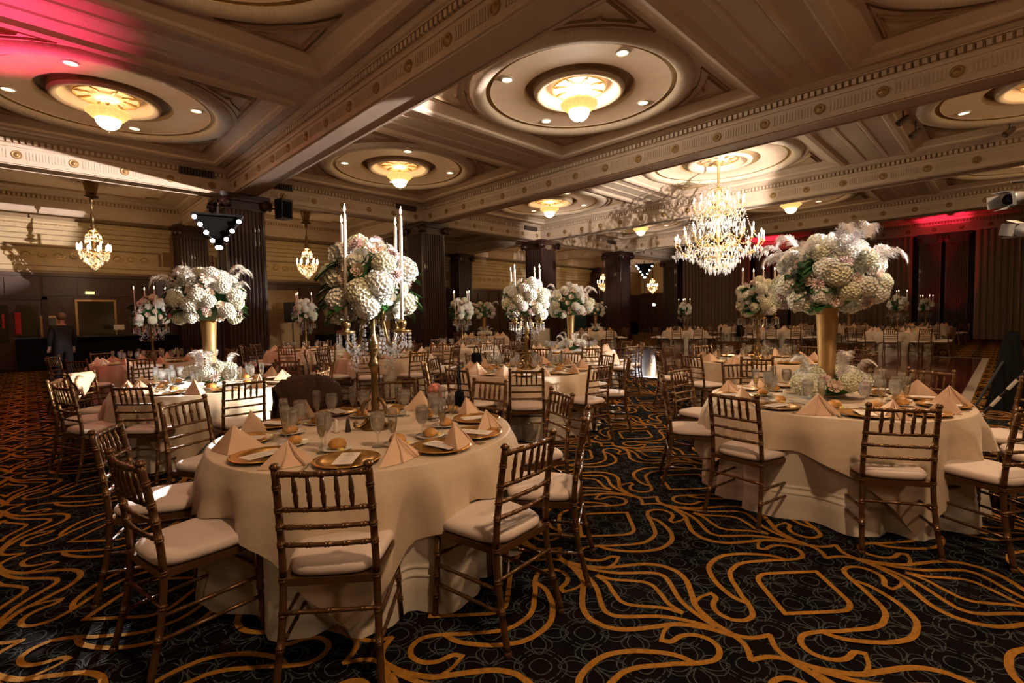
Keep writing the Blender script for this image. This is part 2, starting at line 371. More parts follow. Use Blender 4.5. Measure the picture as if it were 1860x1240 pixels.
# one coffer: square mouldings + flat with a round hole + medallion
def coffer_meshes():
    sq = MB()
    prof = [(HS, ZF), (2.80, ZF-.07), (2.70, ZF-.09), (2.62, ZF-.06), (2.60, ZF-.01), (2.36, ZD)]
    for i in range(len(prof)-1):
        (a, za), (b, zb) = prof[i], prof[i+1]
        A = [(-a, -a, za), (a, -a, za), (a, a, za), (-a, a, za)]; B = [(-b, -b, zb), (b, -b, zb), (b, b, zb), (-b, b, zb)]
        sq.add(A+B, [(k, (k+1) % 4, 4+(k+1) % 4, 4+k) for k in range(4)])
    n = 72; vs = []; fs = []
    for i in range(n):
        t = 2*pi*(i+.5)/n; r = 2.30; e = 2.36/max(abs(cos(t)), abs(sin(t)))
        vs += [(r*cos(t), r*sin(t), ZD), (e*cos(t), e*sin(t), ZD)]
    for i in range(n):
        j = (i+1) % n; fs.append((2*i, 2*i+1, 2*j+1, 2*j))
    for k in range(4):   # close the square corners
        t0 = pi/4+k*pi/2; c = (2.36*math.copysign(1, cos(t0)), 2.36*math.copysign(1, sin(t0)), ZD)
        i = min(range(n), key=lambda q: abs(((2*pi*(q+.5)/n)-t0+pi) % (2*pi)-pi)); 
        i0 = int((t0/(2*pi))*n-.5); vs.append(c); fs.append((2*(i0 % n)+1, 2*((i0+1) % n)+1, len(vs)-1))
    sq.add(vs, fs)
    md = MB()
    md.mi = 0; md.lathe([(2.31, ZD), (2.28, ZD-.07), (2.20, ZD-.11), (2.06, ZD-.11), (1.98, ZD-.06), (1.965, ZD-.01)], 72)
    md.mi = 1; md.lathe([(1.965, ZD-.01), (1.955, ZD+.02), (1.93, ZD-.015), (1.90, ZD+.02), (1.87, ZD-.01)], 72)
    md.mi = 2; md.lathe([(1.87, ZD-.01), (1.86, ZD+.02), (1.16, ZD+.02)], 72)
    md.mi = 3; md.lathe([(1.16, ZD+.02), (1.12, ZD+.12), (.97, ZD+.13), (.95, ZD+.0)], 64)
    md.mi = 0; md.lathe([(.95, ZD), (.925, ZD-.05), (.86, ZD-.06), (.80, ZD-.03)], 64)
    md.mi = 2; md.lathe([(.80, ZD-.03), (.78, ZD+.14), (.60, ZD+.18), (.58, ZD+.10)], 64)
    md.mi = 1; md.lathe([(.58, ZD+.10), (.575, ZD+.06), (.54, ZD+.05), (.52, ZD+.08)], 48)
    md.mi = 2; md.lathe([(.52, ZD+.08), (.30, ZD+.09), (.28, ZD+.05), (.18, ZD+.02), (.05, ZD-.02), (.001, ZD-.02)], 48)
    md.mi = 1
    for k in range(8):
        md.box(.28, .55, -.018, .018, ZD+.045, ZD+.085, RZ(k*pi/4+.2))
    tri = MB()      # corner spandrel: mouldings following two sides and the circle
    def frame(r0, e0, wdt, z0, mi):
        tri.mi = mi
        a1 = math.acos(min(1, (e0)/r0)) if r0 > e0 else 0
        pts = [Vector((r0*cos(t), r0*sin(t), 0)) for t in [a1+(pi/2-2*a1)*i/8 for i in range(9)]]
        loop = pts+[Vector((e0, e0, 0))]
        c = sum(loop, Vector())/len(loop)
        inner = [p+(c-p).normalized()*wdt for p in loop]; N = len(loop)
        vs = [(p.x, p.y, ZD) for p in loop]+[((p.x+q.x)/2, (p.y+q.y)/2, z0) for p, q in zip(loop, inner)]+[(q.x, q.y, ZD-.001) for q in inner]
        tri.add(vs, [(i, (i+1) % N, N+(i+1) % N, N+i) for i in range(N)]+[(N+i, N+(i+1) % N, 2*N+(i+1) % N, 2*N+i) for i in range(N)])
    frame(2.42, 2.27, .055, ZD-.035, 0); frame(2.56, 2.20, .10, ZD-.05, 1)
    return sq.mesh('coffer_frame', M['plaster']), md.mesh('ceiling_medallion', [M['plaster_orn'], M['gilt'], M['plaster'], M['tan']], True), tri.mesh('corner_spandrel', [M['tan'], M['tan']])
SQ, MD, TRI = coffer_meshes()
for iu, u in enumerate(UC):
    for iv, v in enumerate(VC):
        if iv == 0: continue
        cf = obj('coffer', SQ, ceil, (u, v, 0))
        obj('medallion', MD, cf)
        for k in range(4): obj('corner_spandrel', TRI, cf, rz=k*pi/2)
# first row behind the camera gets only its frames
for u in UC: obj('coffer', SQ, ceil, (u, VC[0], 0)); 
for u in UC:    # mouldings of the flat band between neighbouring coffers
    for v in (2.95, 10.02):
        mb = MB()
        mb.extrude([(-.34, ZF+.001), (-.30, ZF-.025), (-.24, ZF-.025), (-.20, ZF+.001)], (u-2.75, v, 0), (u+2.75, v, 0), cap=False)
        mb.extrude([(.20, ZF+.001), (.24, ZF-.025), (.30, ZF-.025), (.34, ZF+.001)], (u-2.75, v, 0), (u+2.75, v, 0), cap=False)
        mb.build('band_moulding', M['plaster'], ceil)
        MB().box(u-2.6, u+2.6, v-.19, v+.19, ZF-.004, ZF+.01).build('band_panel', M['plaster_orn'], ceil)

ROS = MB().lathe([(.102, 0), (.102, .016), (.09, .03), (.076, .014), (.056, .014), (.042, .036), (.02, .044), (.0005, .048)], 16, RX(pi/2)).mesh('rosette', M['ros'], True)
def beam(p0, p1, out, ros, lab, fl=True):
    """p0->p1 along the visible face, 'out' the direction of the face (unit)"""
    p0 = Vector(p0); p1 = Vector(p1); d = (p1-p0).normalized(); n = Vector(out); L = (p1-p0).length
    X = Matrix(((d.x, -n.x, 0, p0.x), (d.y, -n.y, 0, p0.y), (0, 0, 1, 0), (0, 0, 0, 1)))   # local: x along, -y outwards
    b = MB(); b.box(0, L, 0, BW, ZB, ZF+.3, X)
    o = b.build('ceiling_beam', M['plaster']); struct(o, lab)
    c = MB()
    pr = [(0, 5.80), (.03, 5.80), (.03, 5.855), (.05, 5.865), (.05, 6.0), (.11, 6.0), (.11, 6.02), (.16, 6.03), (.24, 6.075), (.25, 6.10), (0, 6.10)]
    for sd in (1, -1):
        vs = [X @ Vector((x, (-a if sd == 1 else BW+a), z)) for x in (0, L) for a, z in pr]; k = len(pr)
        c.add(vs, [(i, i+1, k+i+1, k+i) for i in range(k-1)])
    # soffit lines
    for y in (.05, .60): c.box(0, L, y-.02, y+.02, ZB-.022, ZB+.005, X)
    c.box(0, L, -.02, .0, ZB, ZB+.05, X); c.box(0, L, BW, BW+.02, ZB, ZB+.05, X)
    c.build('cornice', M['plaster'], o)
    dn = MB(); st = .118
    for i in range(int(L/st)):
        x = (i+.5)*st; dn.box(x-.036, x+.036, -.105, -.045, 5.885, 5.985, X)
    q = dn.build('dentil_row', M['plaster'], o); q['kind'] = 'stuff'
    gr = MB(); gr.box(0, L, -.0535, -.045, 5.875, 5.995, X); gr.build('dentil_gap_shade', M['tan'], o)  # tan strip behind the dentils paints shade into their gaps
    if fl:
        f = MB(); k = 0
        while k*.058 < L:
            x = k*.058; k += 1
            if any(abs(x-r) < .15 for r in ros): continue
            f.box(x-.014, x+.014, -.012, .005, 5.53, 5.72, X)
        q = f.build('fluted_frieze', M['plaster'], o); q['kind'] = 'stuff'
    for r in ros:
        q = obj('rosette', ROS, o); q.matrix_local = X @ TR(r, 0, ZR)
    return o
names = ['behind the left edge', 'crossing overhead from the near column', 'passing above the dance floor near edge', 'beyond the big chandelier', 'in the far third of the hall', 'along the draped far wall']
for i, u in enumerate(BU):
    hi = 16.43 if i != 0 else 16.43
    ros = [V - (-4.2) for V in [16.43-1.046*k for k in range(20)] if V > -4] if 0 < i < 6 else []
    beam((u, -4.2 if i else -9.5, 0), (u, 17.0, 0), (-1, 0, 0), ros, 'coffered ceiling beam with gilt rosettes '+names[i])
    beam((u, 17.65, 0), (u, 24.1, 0), (-1, 0, 0), [], 'short aisle ceiling beam '+names[i], False)
beam((-9.5, 17.0, 0), (40.9, 17.0, 0), (0, -1, 0), [9.51+1.036*k for k in range(-2, 26)]+[9.51+26.95+k*1.04 for k in range(0, 4)], 'long ceiling beam with gilt rosettes carried by the column row')
beam((-9.5, 23.75, 0), (40.9, 23.75, 0), (0, -1, 0), [], 'ceiling beam along the rear wall above ochre panels', False)
# aisle ceiling: stepped recess outlines
for u in UC+[37.2]:
    mb = MB(); pts = [(-2.3, -1.5), (-1.9, -1.5), (-1.9, -1.9), (1.9, -1.9), (1.9, -1.5), (2.3, -1.5), (2.3, 1.5), (1.9, 1.5), (1.9, 1.9), (-1.9, 1.9), (-1.9, 1.5), (-2.3, 1.5)]
    P = [Vector((u+a, 20.75+b, ZF-.02)) for a, b in pts]
    for i in range(12): mb.tube([P[i], P[(i+1) % 12]], .05, 4)
    mb.build('aisle_coffer_moulding', M['tan'], ceil)

# ------------------------------------------------------------------ columns
def column_meshes(w_, sh_top=4.95):
    h = w_/2
    sh = MB(); sh.box(-h+.03, h-.03, -h+.03, h-.03, .35, sh_top)
    nf = 9
    for k in range(4):
        for i in range(nf):
            x = -h+.12+(2*h-.24)*i/(nf-1); r = (2*h-.24)/(nf-1)*.42
            sh.lathe([(r, .42), (r, sh_top)], 8, RZ(k*pi/2) @ TR(x, -h+.035, 0))
        sh.box(-h, -h+.07, -h, -h+.07, .35, sh_top, RZ(k*pi/2))
    pl = MB(); pl.box(-h-.08, h+.08, -h-.08, h+.08, 0, .26); pl.box(-h-.05, h+.05, -h-.05, h+.05, .26, .34); pl.box(-h-.02, h+.02, -h-.02, h+.02, .34, .42)
    cp = MB(); cp.box(-h-.03, h+.03, -h-.03, h+.03, sh_top-.02, sh_top+.06); cp.box(-h-.01, h+.01, -h-.01, h+.01, sh_top+.06, 5.25); cp.box(-h-.14, h+.14, -h-.14, h+.14, 5.28, 5.398)
    cp.box(-h-.10, h+.10, -h-.10, h+.10, 5.2, 5.29)
    vo = MB(); vo.lathe([(.001, -.16), (.14, -.16), (.15, -.12), (.115, -.09), (.115, .09), (.15, .12), (.14, .16), (.001, .16)], 16, RY(pi/2))
    vo.lathe([(.001, .16), (.05, .16), (.05, .185), (.001, .19)], 10, RY(pi/2)); vo.lathe([(.001, -.19), (.05, -.185), (.05, -.16), (.001, -.16)], 10, RY(pi/2))
    return sh.mesh('column_shaft', M['wood']), pl.mesh('column_plinth', M['wood']), cp.mesh('column_capital', M['wood']), vo.mesh('volute', M['wood'], True), h
CM = column_meshes(1.12)
def column(u, v, lab, rz=0, cm=CM, sc=1):
    e = empty('column', (u, v, 0), rz); struct(e, lab)
    obj('shaft', cm[0], e); obj('plinth', cm[1], e); c = obj('capital', cm[2], e); h = cm[4]
    for k in range(4):
        for sx in (-1, 1):
            q = obj('volute', cm[3], c); q.matrix_local = RZ(k*pi/2) @ TR(sx*(h+.02), -h-.03, 5.12) @ RZ(pi/2)
    e.scale = (sc, sc, 1); return e
colname = ['left of the picture behind the gold vase table', 'centre-left of the hall', 'centre of the hall', 'right of centre beyond the tables', 'at the far corner of the hall']
for i, u in enumerate(BU[1:]):
    column(u+.32, 17.28, 'dark fluted mahogany column with scrolled capital, '+colname[i])
    column(u+.32, 24.0, 'dark fluted mahogany wall pilaster behind the column '+colname[i], sc=.95)
column(BU[0]+.32, 24.0, 'dark mahogany wall pilaster at far left edge'); column(39.8, 17.28, 'dark column at far end of the aisle')
for v, l in ((2.45, 'right'), (10.6, 'left')):
    e = empty('column', (33.75, v, 0)); struct(e, 'red-lit double pilaster on the draped far wall, '+l+' of two')
    for dv in (-.52, .52):
        s_ = obj('shaft', CM[0], e, (0, dv, 0), sc=(.55, .78, 1.0)); obj('plinth', CM[1], e, (0, dv, 0), sc=(.55, .78, 1)); c = obj('capital', CM[2], e, (0, dv, 0), sc=(.6, .8, 1))
        for sx in (-1, 1):
            q = obj('volute', CM[3], c); q.matrix_local = TR(-.6, sx*.5, 5.12)

# ------------------------------------------------------------------ walls
def wall_back():
    mb = MB(); mb.box(U0, U1, V1, V1+.2, 0, 3.35)
    wb = mb.build('wall_back', M['wood2']); struct(wb, 'rear wall with dark wood panelling below ochre plaster')
    up = MB(); up.box(U0, U1, V1, V1+.2, 3.35, ZF+.3); up.build('upper_wall', M['tan'], wb)  # backing coloured dark so the gaps between courses look shaded
    bays = [(BU[i]+.9, BU[i+1]-.3) for i in range(5)]+[(34.4, 39.2)]
    for a, b in bays:
        m = MB()
        for k in range(9):      # plaster courses
            z = 3.45+k*.185
            if 3.75 < z < 4.2: continue
            m.box(a+.05, b-.05, V1-.03, V1, z, z+.15)
        m.build('plaster_course', M['courses'], wb)
        MB().box(a+.45, b-.45, V1-.02, V1, 3.74, 4.26).build('frieze_panel', M['courses'], wb)
        f = MB()
        for (x0, x1, z0, z1) in ((a+.3, b-.3, 3.62, 3.67), (a+.3, b-.3, 4.32, 4.37), (a+.3, a+.35, 3.67, 4.32), (b-.35, b-.3, 3.67, 4.32)): f.box(x0, x1, V1-.05, V1, z0, z1)
        f.build('panel_frame', M['courses'], wb)
        fr = MB(); n = int((b-a-1.2)/.42)
        for k in range(n):
            cx = a+.8+k*.42; pts = [(cx+.17*cos(t)*(1-t/14), V1-.03, 4.0+.13*sin(t)*(1-t/14)*(1 if k % 2 else -1)) for t in [i*pi/5 for i in range(14)]]
            fr.tube(pts, .018, 5, X=None)
        q = fr.build('scroll_frieze', M['gilt'], wb); q['kind'] = 'stuff'
        d = MB(); d.extrude([(0, 5.0), (.06, 5.0), (.06, 5.06), (.16, 5.10), (.16, 5.16), (.24, 5.24), (0, 5.24)], (b, V1, 0), (a, V1, 0)); d.build('wall_cornice', M['courses'], wb)
        dd = MB()
        for k in range(int((b-a)/.13)): dd.box(a+k*.13, a+k*.13+.075, V1-.12, V1, 5.065, 5.105+.03)
        q = dd.build('wall_dentils', M['courses'], wb); q['kind'] = 'stuff'
        for k in range(6):      # wood panels, upper frieze and lower
            x0 = a+.1+k*(b-a-.2)/6; x1 = x0+(b-a-.2)/6-.12
            MB().box(x0, x1, V1-.04, V1, 2.55, 3.15).build('wood_panel', M['wood2'], wb)
            MB().box(x0, x1, V1-.04, V1, .25, 2.3).build('wood_panel', M['wood2'], wb)
        MB().box(a, b, V1-.07, V1, 3.24, 3.36).build('picture_rail', M['wood2'], wb)
    return wb
wall_back()
struct(MB().box(34.2, 34.4, V0, 16.6, 0, ZF+.3).build('wall_right', M['wood2']), 'wood panelled far wall behind the drapes')
we = struct(MB().box(U1, U1+.2, V0, V1, 0, ZF+.3).build('wall_end', M['courses']), 'ochre and dark wood end wall of the far aisle')
MB().box(U1-.06, U1, 16.6, V1, 0, 3.4).build('wood_panel', M['wood2'], we); MB().box(U1-.12, U1, 16.6, V1, 3.4, 3.5).build('picture_rail', M['wood2'], we)
struct(MB().box(U0-.2, U0, V0, V1, 0, ZF+.3).build('wall_left', M['courses']), 'ochre wall on the left outside the picture')
struct(MB().box(U0, U1, V0-.2, V0, 0, ZF+.3).build('wall_front', M['courses']), 'ochre wall behind the camera')

# drapes on the far wall
def drape(v0, v1, lab, u=33.25, mat_='drape', top=5.38, amp=.07, per=.24):
    mb = MB(); n = int((v1-v0)/.03); vs = []; fs = []
    for i in range(n+1):
        v = v0+(v1-v0)*i/n; ph = 2*pi*v/per
        for z, a in ((top, amp*.5), (top*.6, amp*.9), (.02, amp*1.15)):
            vs.append((u+a*sin(ph+.9*sin(v*1.7)), v+.02*sin(ph*2), z))
    for i in range(n):
        for k in range(2): fs.append((i*3+k, i*3+k+1, i*3+4+k, i*3+3+k))
    mb.add(vs, fs); o = mb.build('drape', M[mat_], smooth=True); tag(o, lab, 'curtain'); return o
drape(-4.5, 1.25, 'tan satin drape to the right of the red-lit pilaster')
drape(3.65, 9.4, 'tan satin drape between the two red-lit pilasters')
drape(11.8, 16.4, 'tan satin drape between red-lit pilaster and corner column')

# ------------------------------------------------------------------ lamps
def bowl_meshes():
    a = MB(); a.lathe([(.27, .02), (.285, .0), (.30, -.02), (.25, -.06), (.22, -.10), (.17, -.125)], 24, wob=lambda t, z: .035*cos(10*t) if z > -.06 else .0)
    b = MB(); b.lathe([(.172, -.12), (.165, -.16), (.14, -.215), (.09, -.26), (.03, -.285), (.001, -.29)], 24)
    c = MB(); c.lathe([(.001, -.285), (.018, -.29), (.02, -.305), (.008, -.325), (.001, -.33)], 10)
    r = MB(); r.lathe([(.10, .19), (.10, .18), (.03, .16), (.02, .12), (.02, .02), (.05, .0), (.001, -.03)], 12)
    for k in range(4): r.tube([(0, 0, .02), (.27*cos(k*pi/2), .27*sin(k*pi/2), .0)], .008, 5)
    return a.mesh('alabaster_rim', M['amberglass'], True), b.mesh('glowing_bowl', M['opal'], True), b.mesh('glowing_bowl_pale', M['opal2'], True), c.mesh('finial', M['black'], True), r.mesh('stem', M['brass'], True)
BM = bowl_meshes()
canm = MB(); canm.mi = 0; canm.lathe([(.085, 0), (.085, -.012), (.07, -.014), (.068, -.004)], 18); canm.mi = 1; canm.lathe([(.068, -.004), (.001, -.004)], 18)
CAN = canm.mesh('recessed_downlight', [M['white'], M['can']])
where = {(0, 3): 'upper left of the picture', (1, 2): 'brightest, top centre above the tables', (1, 3): 'centre left behind the long beam', (2, 3): 'small, over the middle tables',
         (3, 3): 'tiny, left of the chandelier', (3, 2): 'just right of the chandelier', (3, 1): 'at the right edge of the picture', (2, 1): 'cut by the right edge'}
for (iu, iv), lb in where.items():
    u, v = UC[iu], VC[iv]
    pale = (iu, iv) == (1, 2)
    e = empty('ceiling_bowl_lamp', (u, v, 5.97)); e.scale = (1.32, 1.32, 1.3); tag(e, 'alabaster bowl ceiling lamp, '+lb, 'ceiling lamp', 'alabaster bowl lamps in the ceiling medallions')
    obj('alabaster_rim', BM[0], e); obj('glowing_bowl', BM[2] if pale else BM[1], e); obj('finial', BM[3], e); obj('stem', BM[4], e)
    point((u, v, 6.02), 105 if pale else 15, (1, .90, .76) if pale else (1, .72, .44), .2)
    point((u, v, 5.46), 11, (1, .62, .32), .14); spot((u, v, 5.50), (u, v, 0), 60 if not pale else 90, (1, .60, .28) if not pale else (1, .70, .40), 140, .8, .14)
    for k in range(4):
        t = 1.16+k*pi/2
        d = obj('recessed_downlight', CAN, None, (u+1.62*cos(t), v+1.62*sin(t), ZD+.018), sc=1.5)
        tag(d, 'recessed downlight, '+['far side', 'left side', 'near side', 'right side'][k]+' of the bowl lamp '+lb.split(',')[-1].strip(), 'downlight', 'recessed downlights')
for (iu, iv) in ((0, 2), (0, 1), (1, 1)):       # the same lamps over and behind the camera
    spot((UC[iu], VC[iv], 5.50), (UC[iu], VC[iv], 0), {(0, 2): 20, (0, 1): 210, (1, 1): 430}[(iu, iv)], (1, .64, .36), 150, .6, .14); point((UC[iu], VC[iv], 5.46), 16, (1, .62, .32), .14)
spot((UC[0], VC[0], 5.5), (UC[0], VC[0]+3, 0), 130, (1, .66, .40), 150, .6, .5); spot((-5.7, -.6, 5.5), (-4.5, 0, 0), 60, (1, .64, .36), 150, .6, .5)

def small_chandelier():
    e = empty('crystal_pendant', (0, 0, 0))
    st = MB(); st.box(-.16, .16, -.16, .16, 6.0, 6.1); st.lathe([(.20, 6.0), (.16, 5.8), (.13, 5.62), (.20, 5.60), (.20, 5.56), (.05, 5.54), (.07, 5.45), (.02, 5.38), (.02, 5.1), (.05, 5.0), (.07, 4.85), (.03, 4.72), (.10, 4.66), (.05, 4.6), (.16, 4.52), (.10, 4.48), (.02, 4.46), (.02, 3.4)], 12)
    st.build('stem', M['brass'], e, True)
    fr = MB()
    for r, z in ((.36, 3.86), (.20, 4.22), (.17, 4.40)): MB().tube([(r*cos(i*pi/8), r*sin(i*pi/8), z) for i in range(17)], .012, 5).build('ring', M['brass'], e)
    for k in range(10):
        t = k*pi/5; fr.tube([(.02*cos(t), .02*sin(t), 3.8), (.22*cos(t), .22*sin(t), 3.72), (.40*cos(t), .40*sin(t), 3.84)], .01, 5)
    fr.build('arms', M['brass'], e)
    for k in range(10):
        t = k*pi/5
        b = MB(); b.lathe([(.001, 3.86), (.022, 3.87), (.026, 3.95), (.022, 4.05), (.001, 4.09)], 6, TR(.41*cos(t), .41*sin(t), 0)); b.build('candle_bulb', M['bulb2'], e)
    cr = MB(); rnd = random.Random(3)
    for r0, z0, r1, z1, n in ((.17, 4.40, .22, 4.12, 70), (.40, 3.84, .36, 3.62, 80), (.36, 3.62, .14, 3.38, 110), (.14, 3.4, .04, 3.22, 40)):
        for i in range(n):
            f = rnd.random(); t = rnd.random()*2*pi; r = r0+(r1-r0)*f; z = z0+(z1-z0)*f
            cr.sphere((r*cos(t), r*sin(t), z), .026, 4, 2, sc=(1, 1, 1.9))
    q = cr.build('crystal_drops', M['crystal_big'], e); q['kind'] = 'stuff'
    return e
def copy_tree(o, parent=None):
    c = o.copy(); COL.objects.link(c); c.parent = parent
    for k in ('label',):
        pass
    for ch in list(o.children): copy_tree(ch, c)
    return c
sc0 = small_chandelier(); first = True
for u, l in ((1.65, 'at the left before the ochre wall panel'), (8.5, 'between the near column and the candles'), (29.9, 'right of the centre column'), (36.9, 'farthest, beyond the right column'), (22.7, 'behind the white plumed vase')):
    c = sc0 if first else copy_tree(sc0); first = False
    c.location = (u, 20.8, 0); tag(c, 'small lit crystal pendant chandelier '+l, 'chandelier', 'small aisle chandeliers')
    point((u, 20.8, 3.62), 30, WARM, .12); point((u, 20.8, 4.3), 30, WARM, .1)

def big_chandelier(u, v):
    e = empty('crystal_chandelier', (u, v, 0)); tag(e, 'large tiered crystal chandelier with candle bulbs above the dance floor', 'chandelier')
    st = MB(); st.lathe([(.16, 6.24), (.14, 6.16), (.05, 6.10), (.035, 6.0), (.035, 5.5), (.08, 5.45), (.12, 5.25), (.05, 5.12), (.05, 4.9), (.10, 4.7), (.04, 4.4), (.08, 4.1), (.03, 3.6), (.10, 3.3), (.06, 3.1), (.001, 2.95)], 14)
    st.build('stem', M['gilt'], e, True)
    rnd = random.Random(11)
    tiers = ((16, 1.28, 3.55, 3.72), (12, .74, 4.72, 4.86), (8, 1.0, 3.85, 4.02))
    for ti, (n, r, z0, z1) in enumerate(tiers):
        for k in range(n):
            t = 2*pi*k/n+ti*.2
            am = MB()
            am.tube(curve_pts([(.05*cos(t), .05*sin(t), z0-.1), (r*.35*cos(t), r*.35*sin(t), z0+.12), (r*.72*cos(t), r*.72*sin(t), z0-.22), (r*cos(t), r*sin(t), z1-.06)], 5), .013, 5)
            am.lathe([(.001, z1-.06), (.05, z1-.03), (.055, z1-.015), (.02, z1)], 8, TR(r*cos(t), r*sin(t), 0)); X = TR(r*cos(t), r*sin(t), 0)
            c = am.build('arm', M['gilt'], e)
            MB().lathe([(.001, z1), (.020, z1), (.020, z1+.15), (.001, z1+.152)], 8, X).build('candle_tube', M['candle'], c)
            MB().lathe([(.001, z1+.15), (.020, z1+.17), (.026, z1+.205), (.016, z1+.25), (.001, z1+.285)], 8, X).build('candle_bulb', M['bulb'], c)
    for r, z in ((.42, 3.25), (.62, 3.55), (.30, 2.95), (.35, 4.6), (.28, 5.35)):
        MB().tube([(r*cos(i*pi/10), r*sin(i*pi/10), z) for i in range(21)], .015, 5).build('ring', M['gilt'], e)
    cr = MB()
    def drop(x, y, z, s):
        cr.add([(x, y, z+s*1.0), (x+s*.42, y, z), (x, y+s*.42, z), (x-s*.42, y, z), (x, y-s*.42, z), (x, y, z-s*1.5)],
               [(0, 1, 2), (0, 2, 3), (0, 3, 4), (0, 4, 1), (5, 2, 1), (5, 3, 2), (5, 4, 3), (5, 1, 4)])
    for n, ra, za, rb, zb, s in ((200, 1.22, 3.45, 1.36, 3.30, .065), (200, 1.0, 3.6, .7, 3.15, .055), (150, .60, 3.15, .42, 3.0, .06), (110, .42, 2.95, .22, 2.78, .065), (230, .78, 4.6, .42, 4.2, .045),
                                 (260, .45, 4.7, .95, 3.75, .04), (130, .25, 5.45, .40, 4.85, .038), (100, .5, 5.3, .45, 5.0, .03), (60, .30, 5.5, .5, 5.35, .03), (320, .10, 4.9, .45, 3.3, .05)):
        for i in range(n):
            f = rnd.random(); t = rnd.random()*2*pi; r = ra+(rb-ra)*f+rnd.uniform(-.05, .05); drop(r*cos(t), r*sin(t), za+(zb-za)*f+rnd.uniform(-.05, .05), s*rnd.uniform(.7, 1.15))
    for k in range(12):    # swags of beads between tiers
        t = 2*pi*k/12
        for i in range(22):
            f = i/21; r = .76+(1.24-.76)*f; z = 4.72-.98*f-.22*sin(pi*f); cr.sphere((r*cos(t), r*sin(t), z), .018, 4, 2)
            r2 = .26+(.74-.26)*f; z2 = 5.4-.62*f-.16*sin(pi*f); cr.sphere((r2*cos(t+.2), r2*sin(t+.2), z2), .016, 4, 2)
    q = cr.build('crystal_drops', M['crystal_big'], e); q['kind'] = 'stuff'
    for z, p in ((3.35, 70), (4.2, 70), (5.0, 40)): point((u, v, z), p, (1, .84, .62), .18)
big_chandelier(15.6, 6.5)

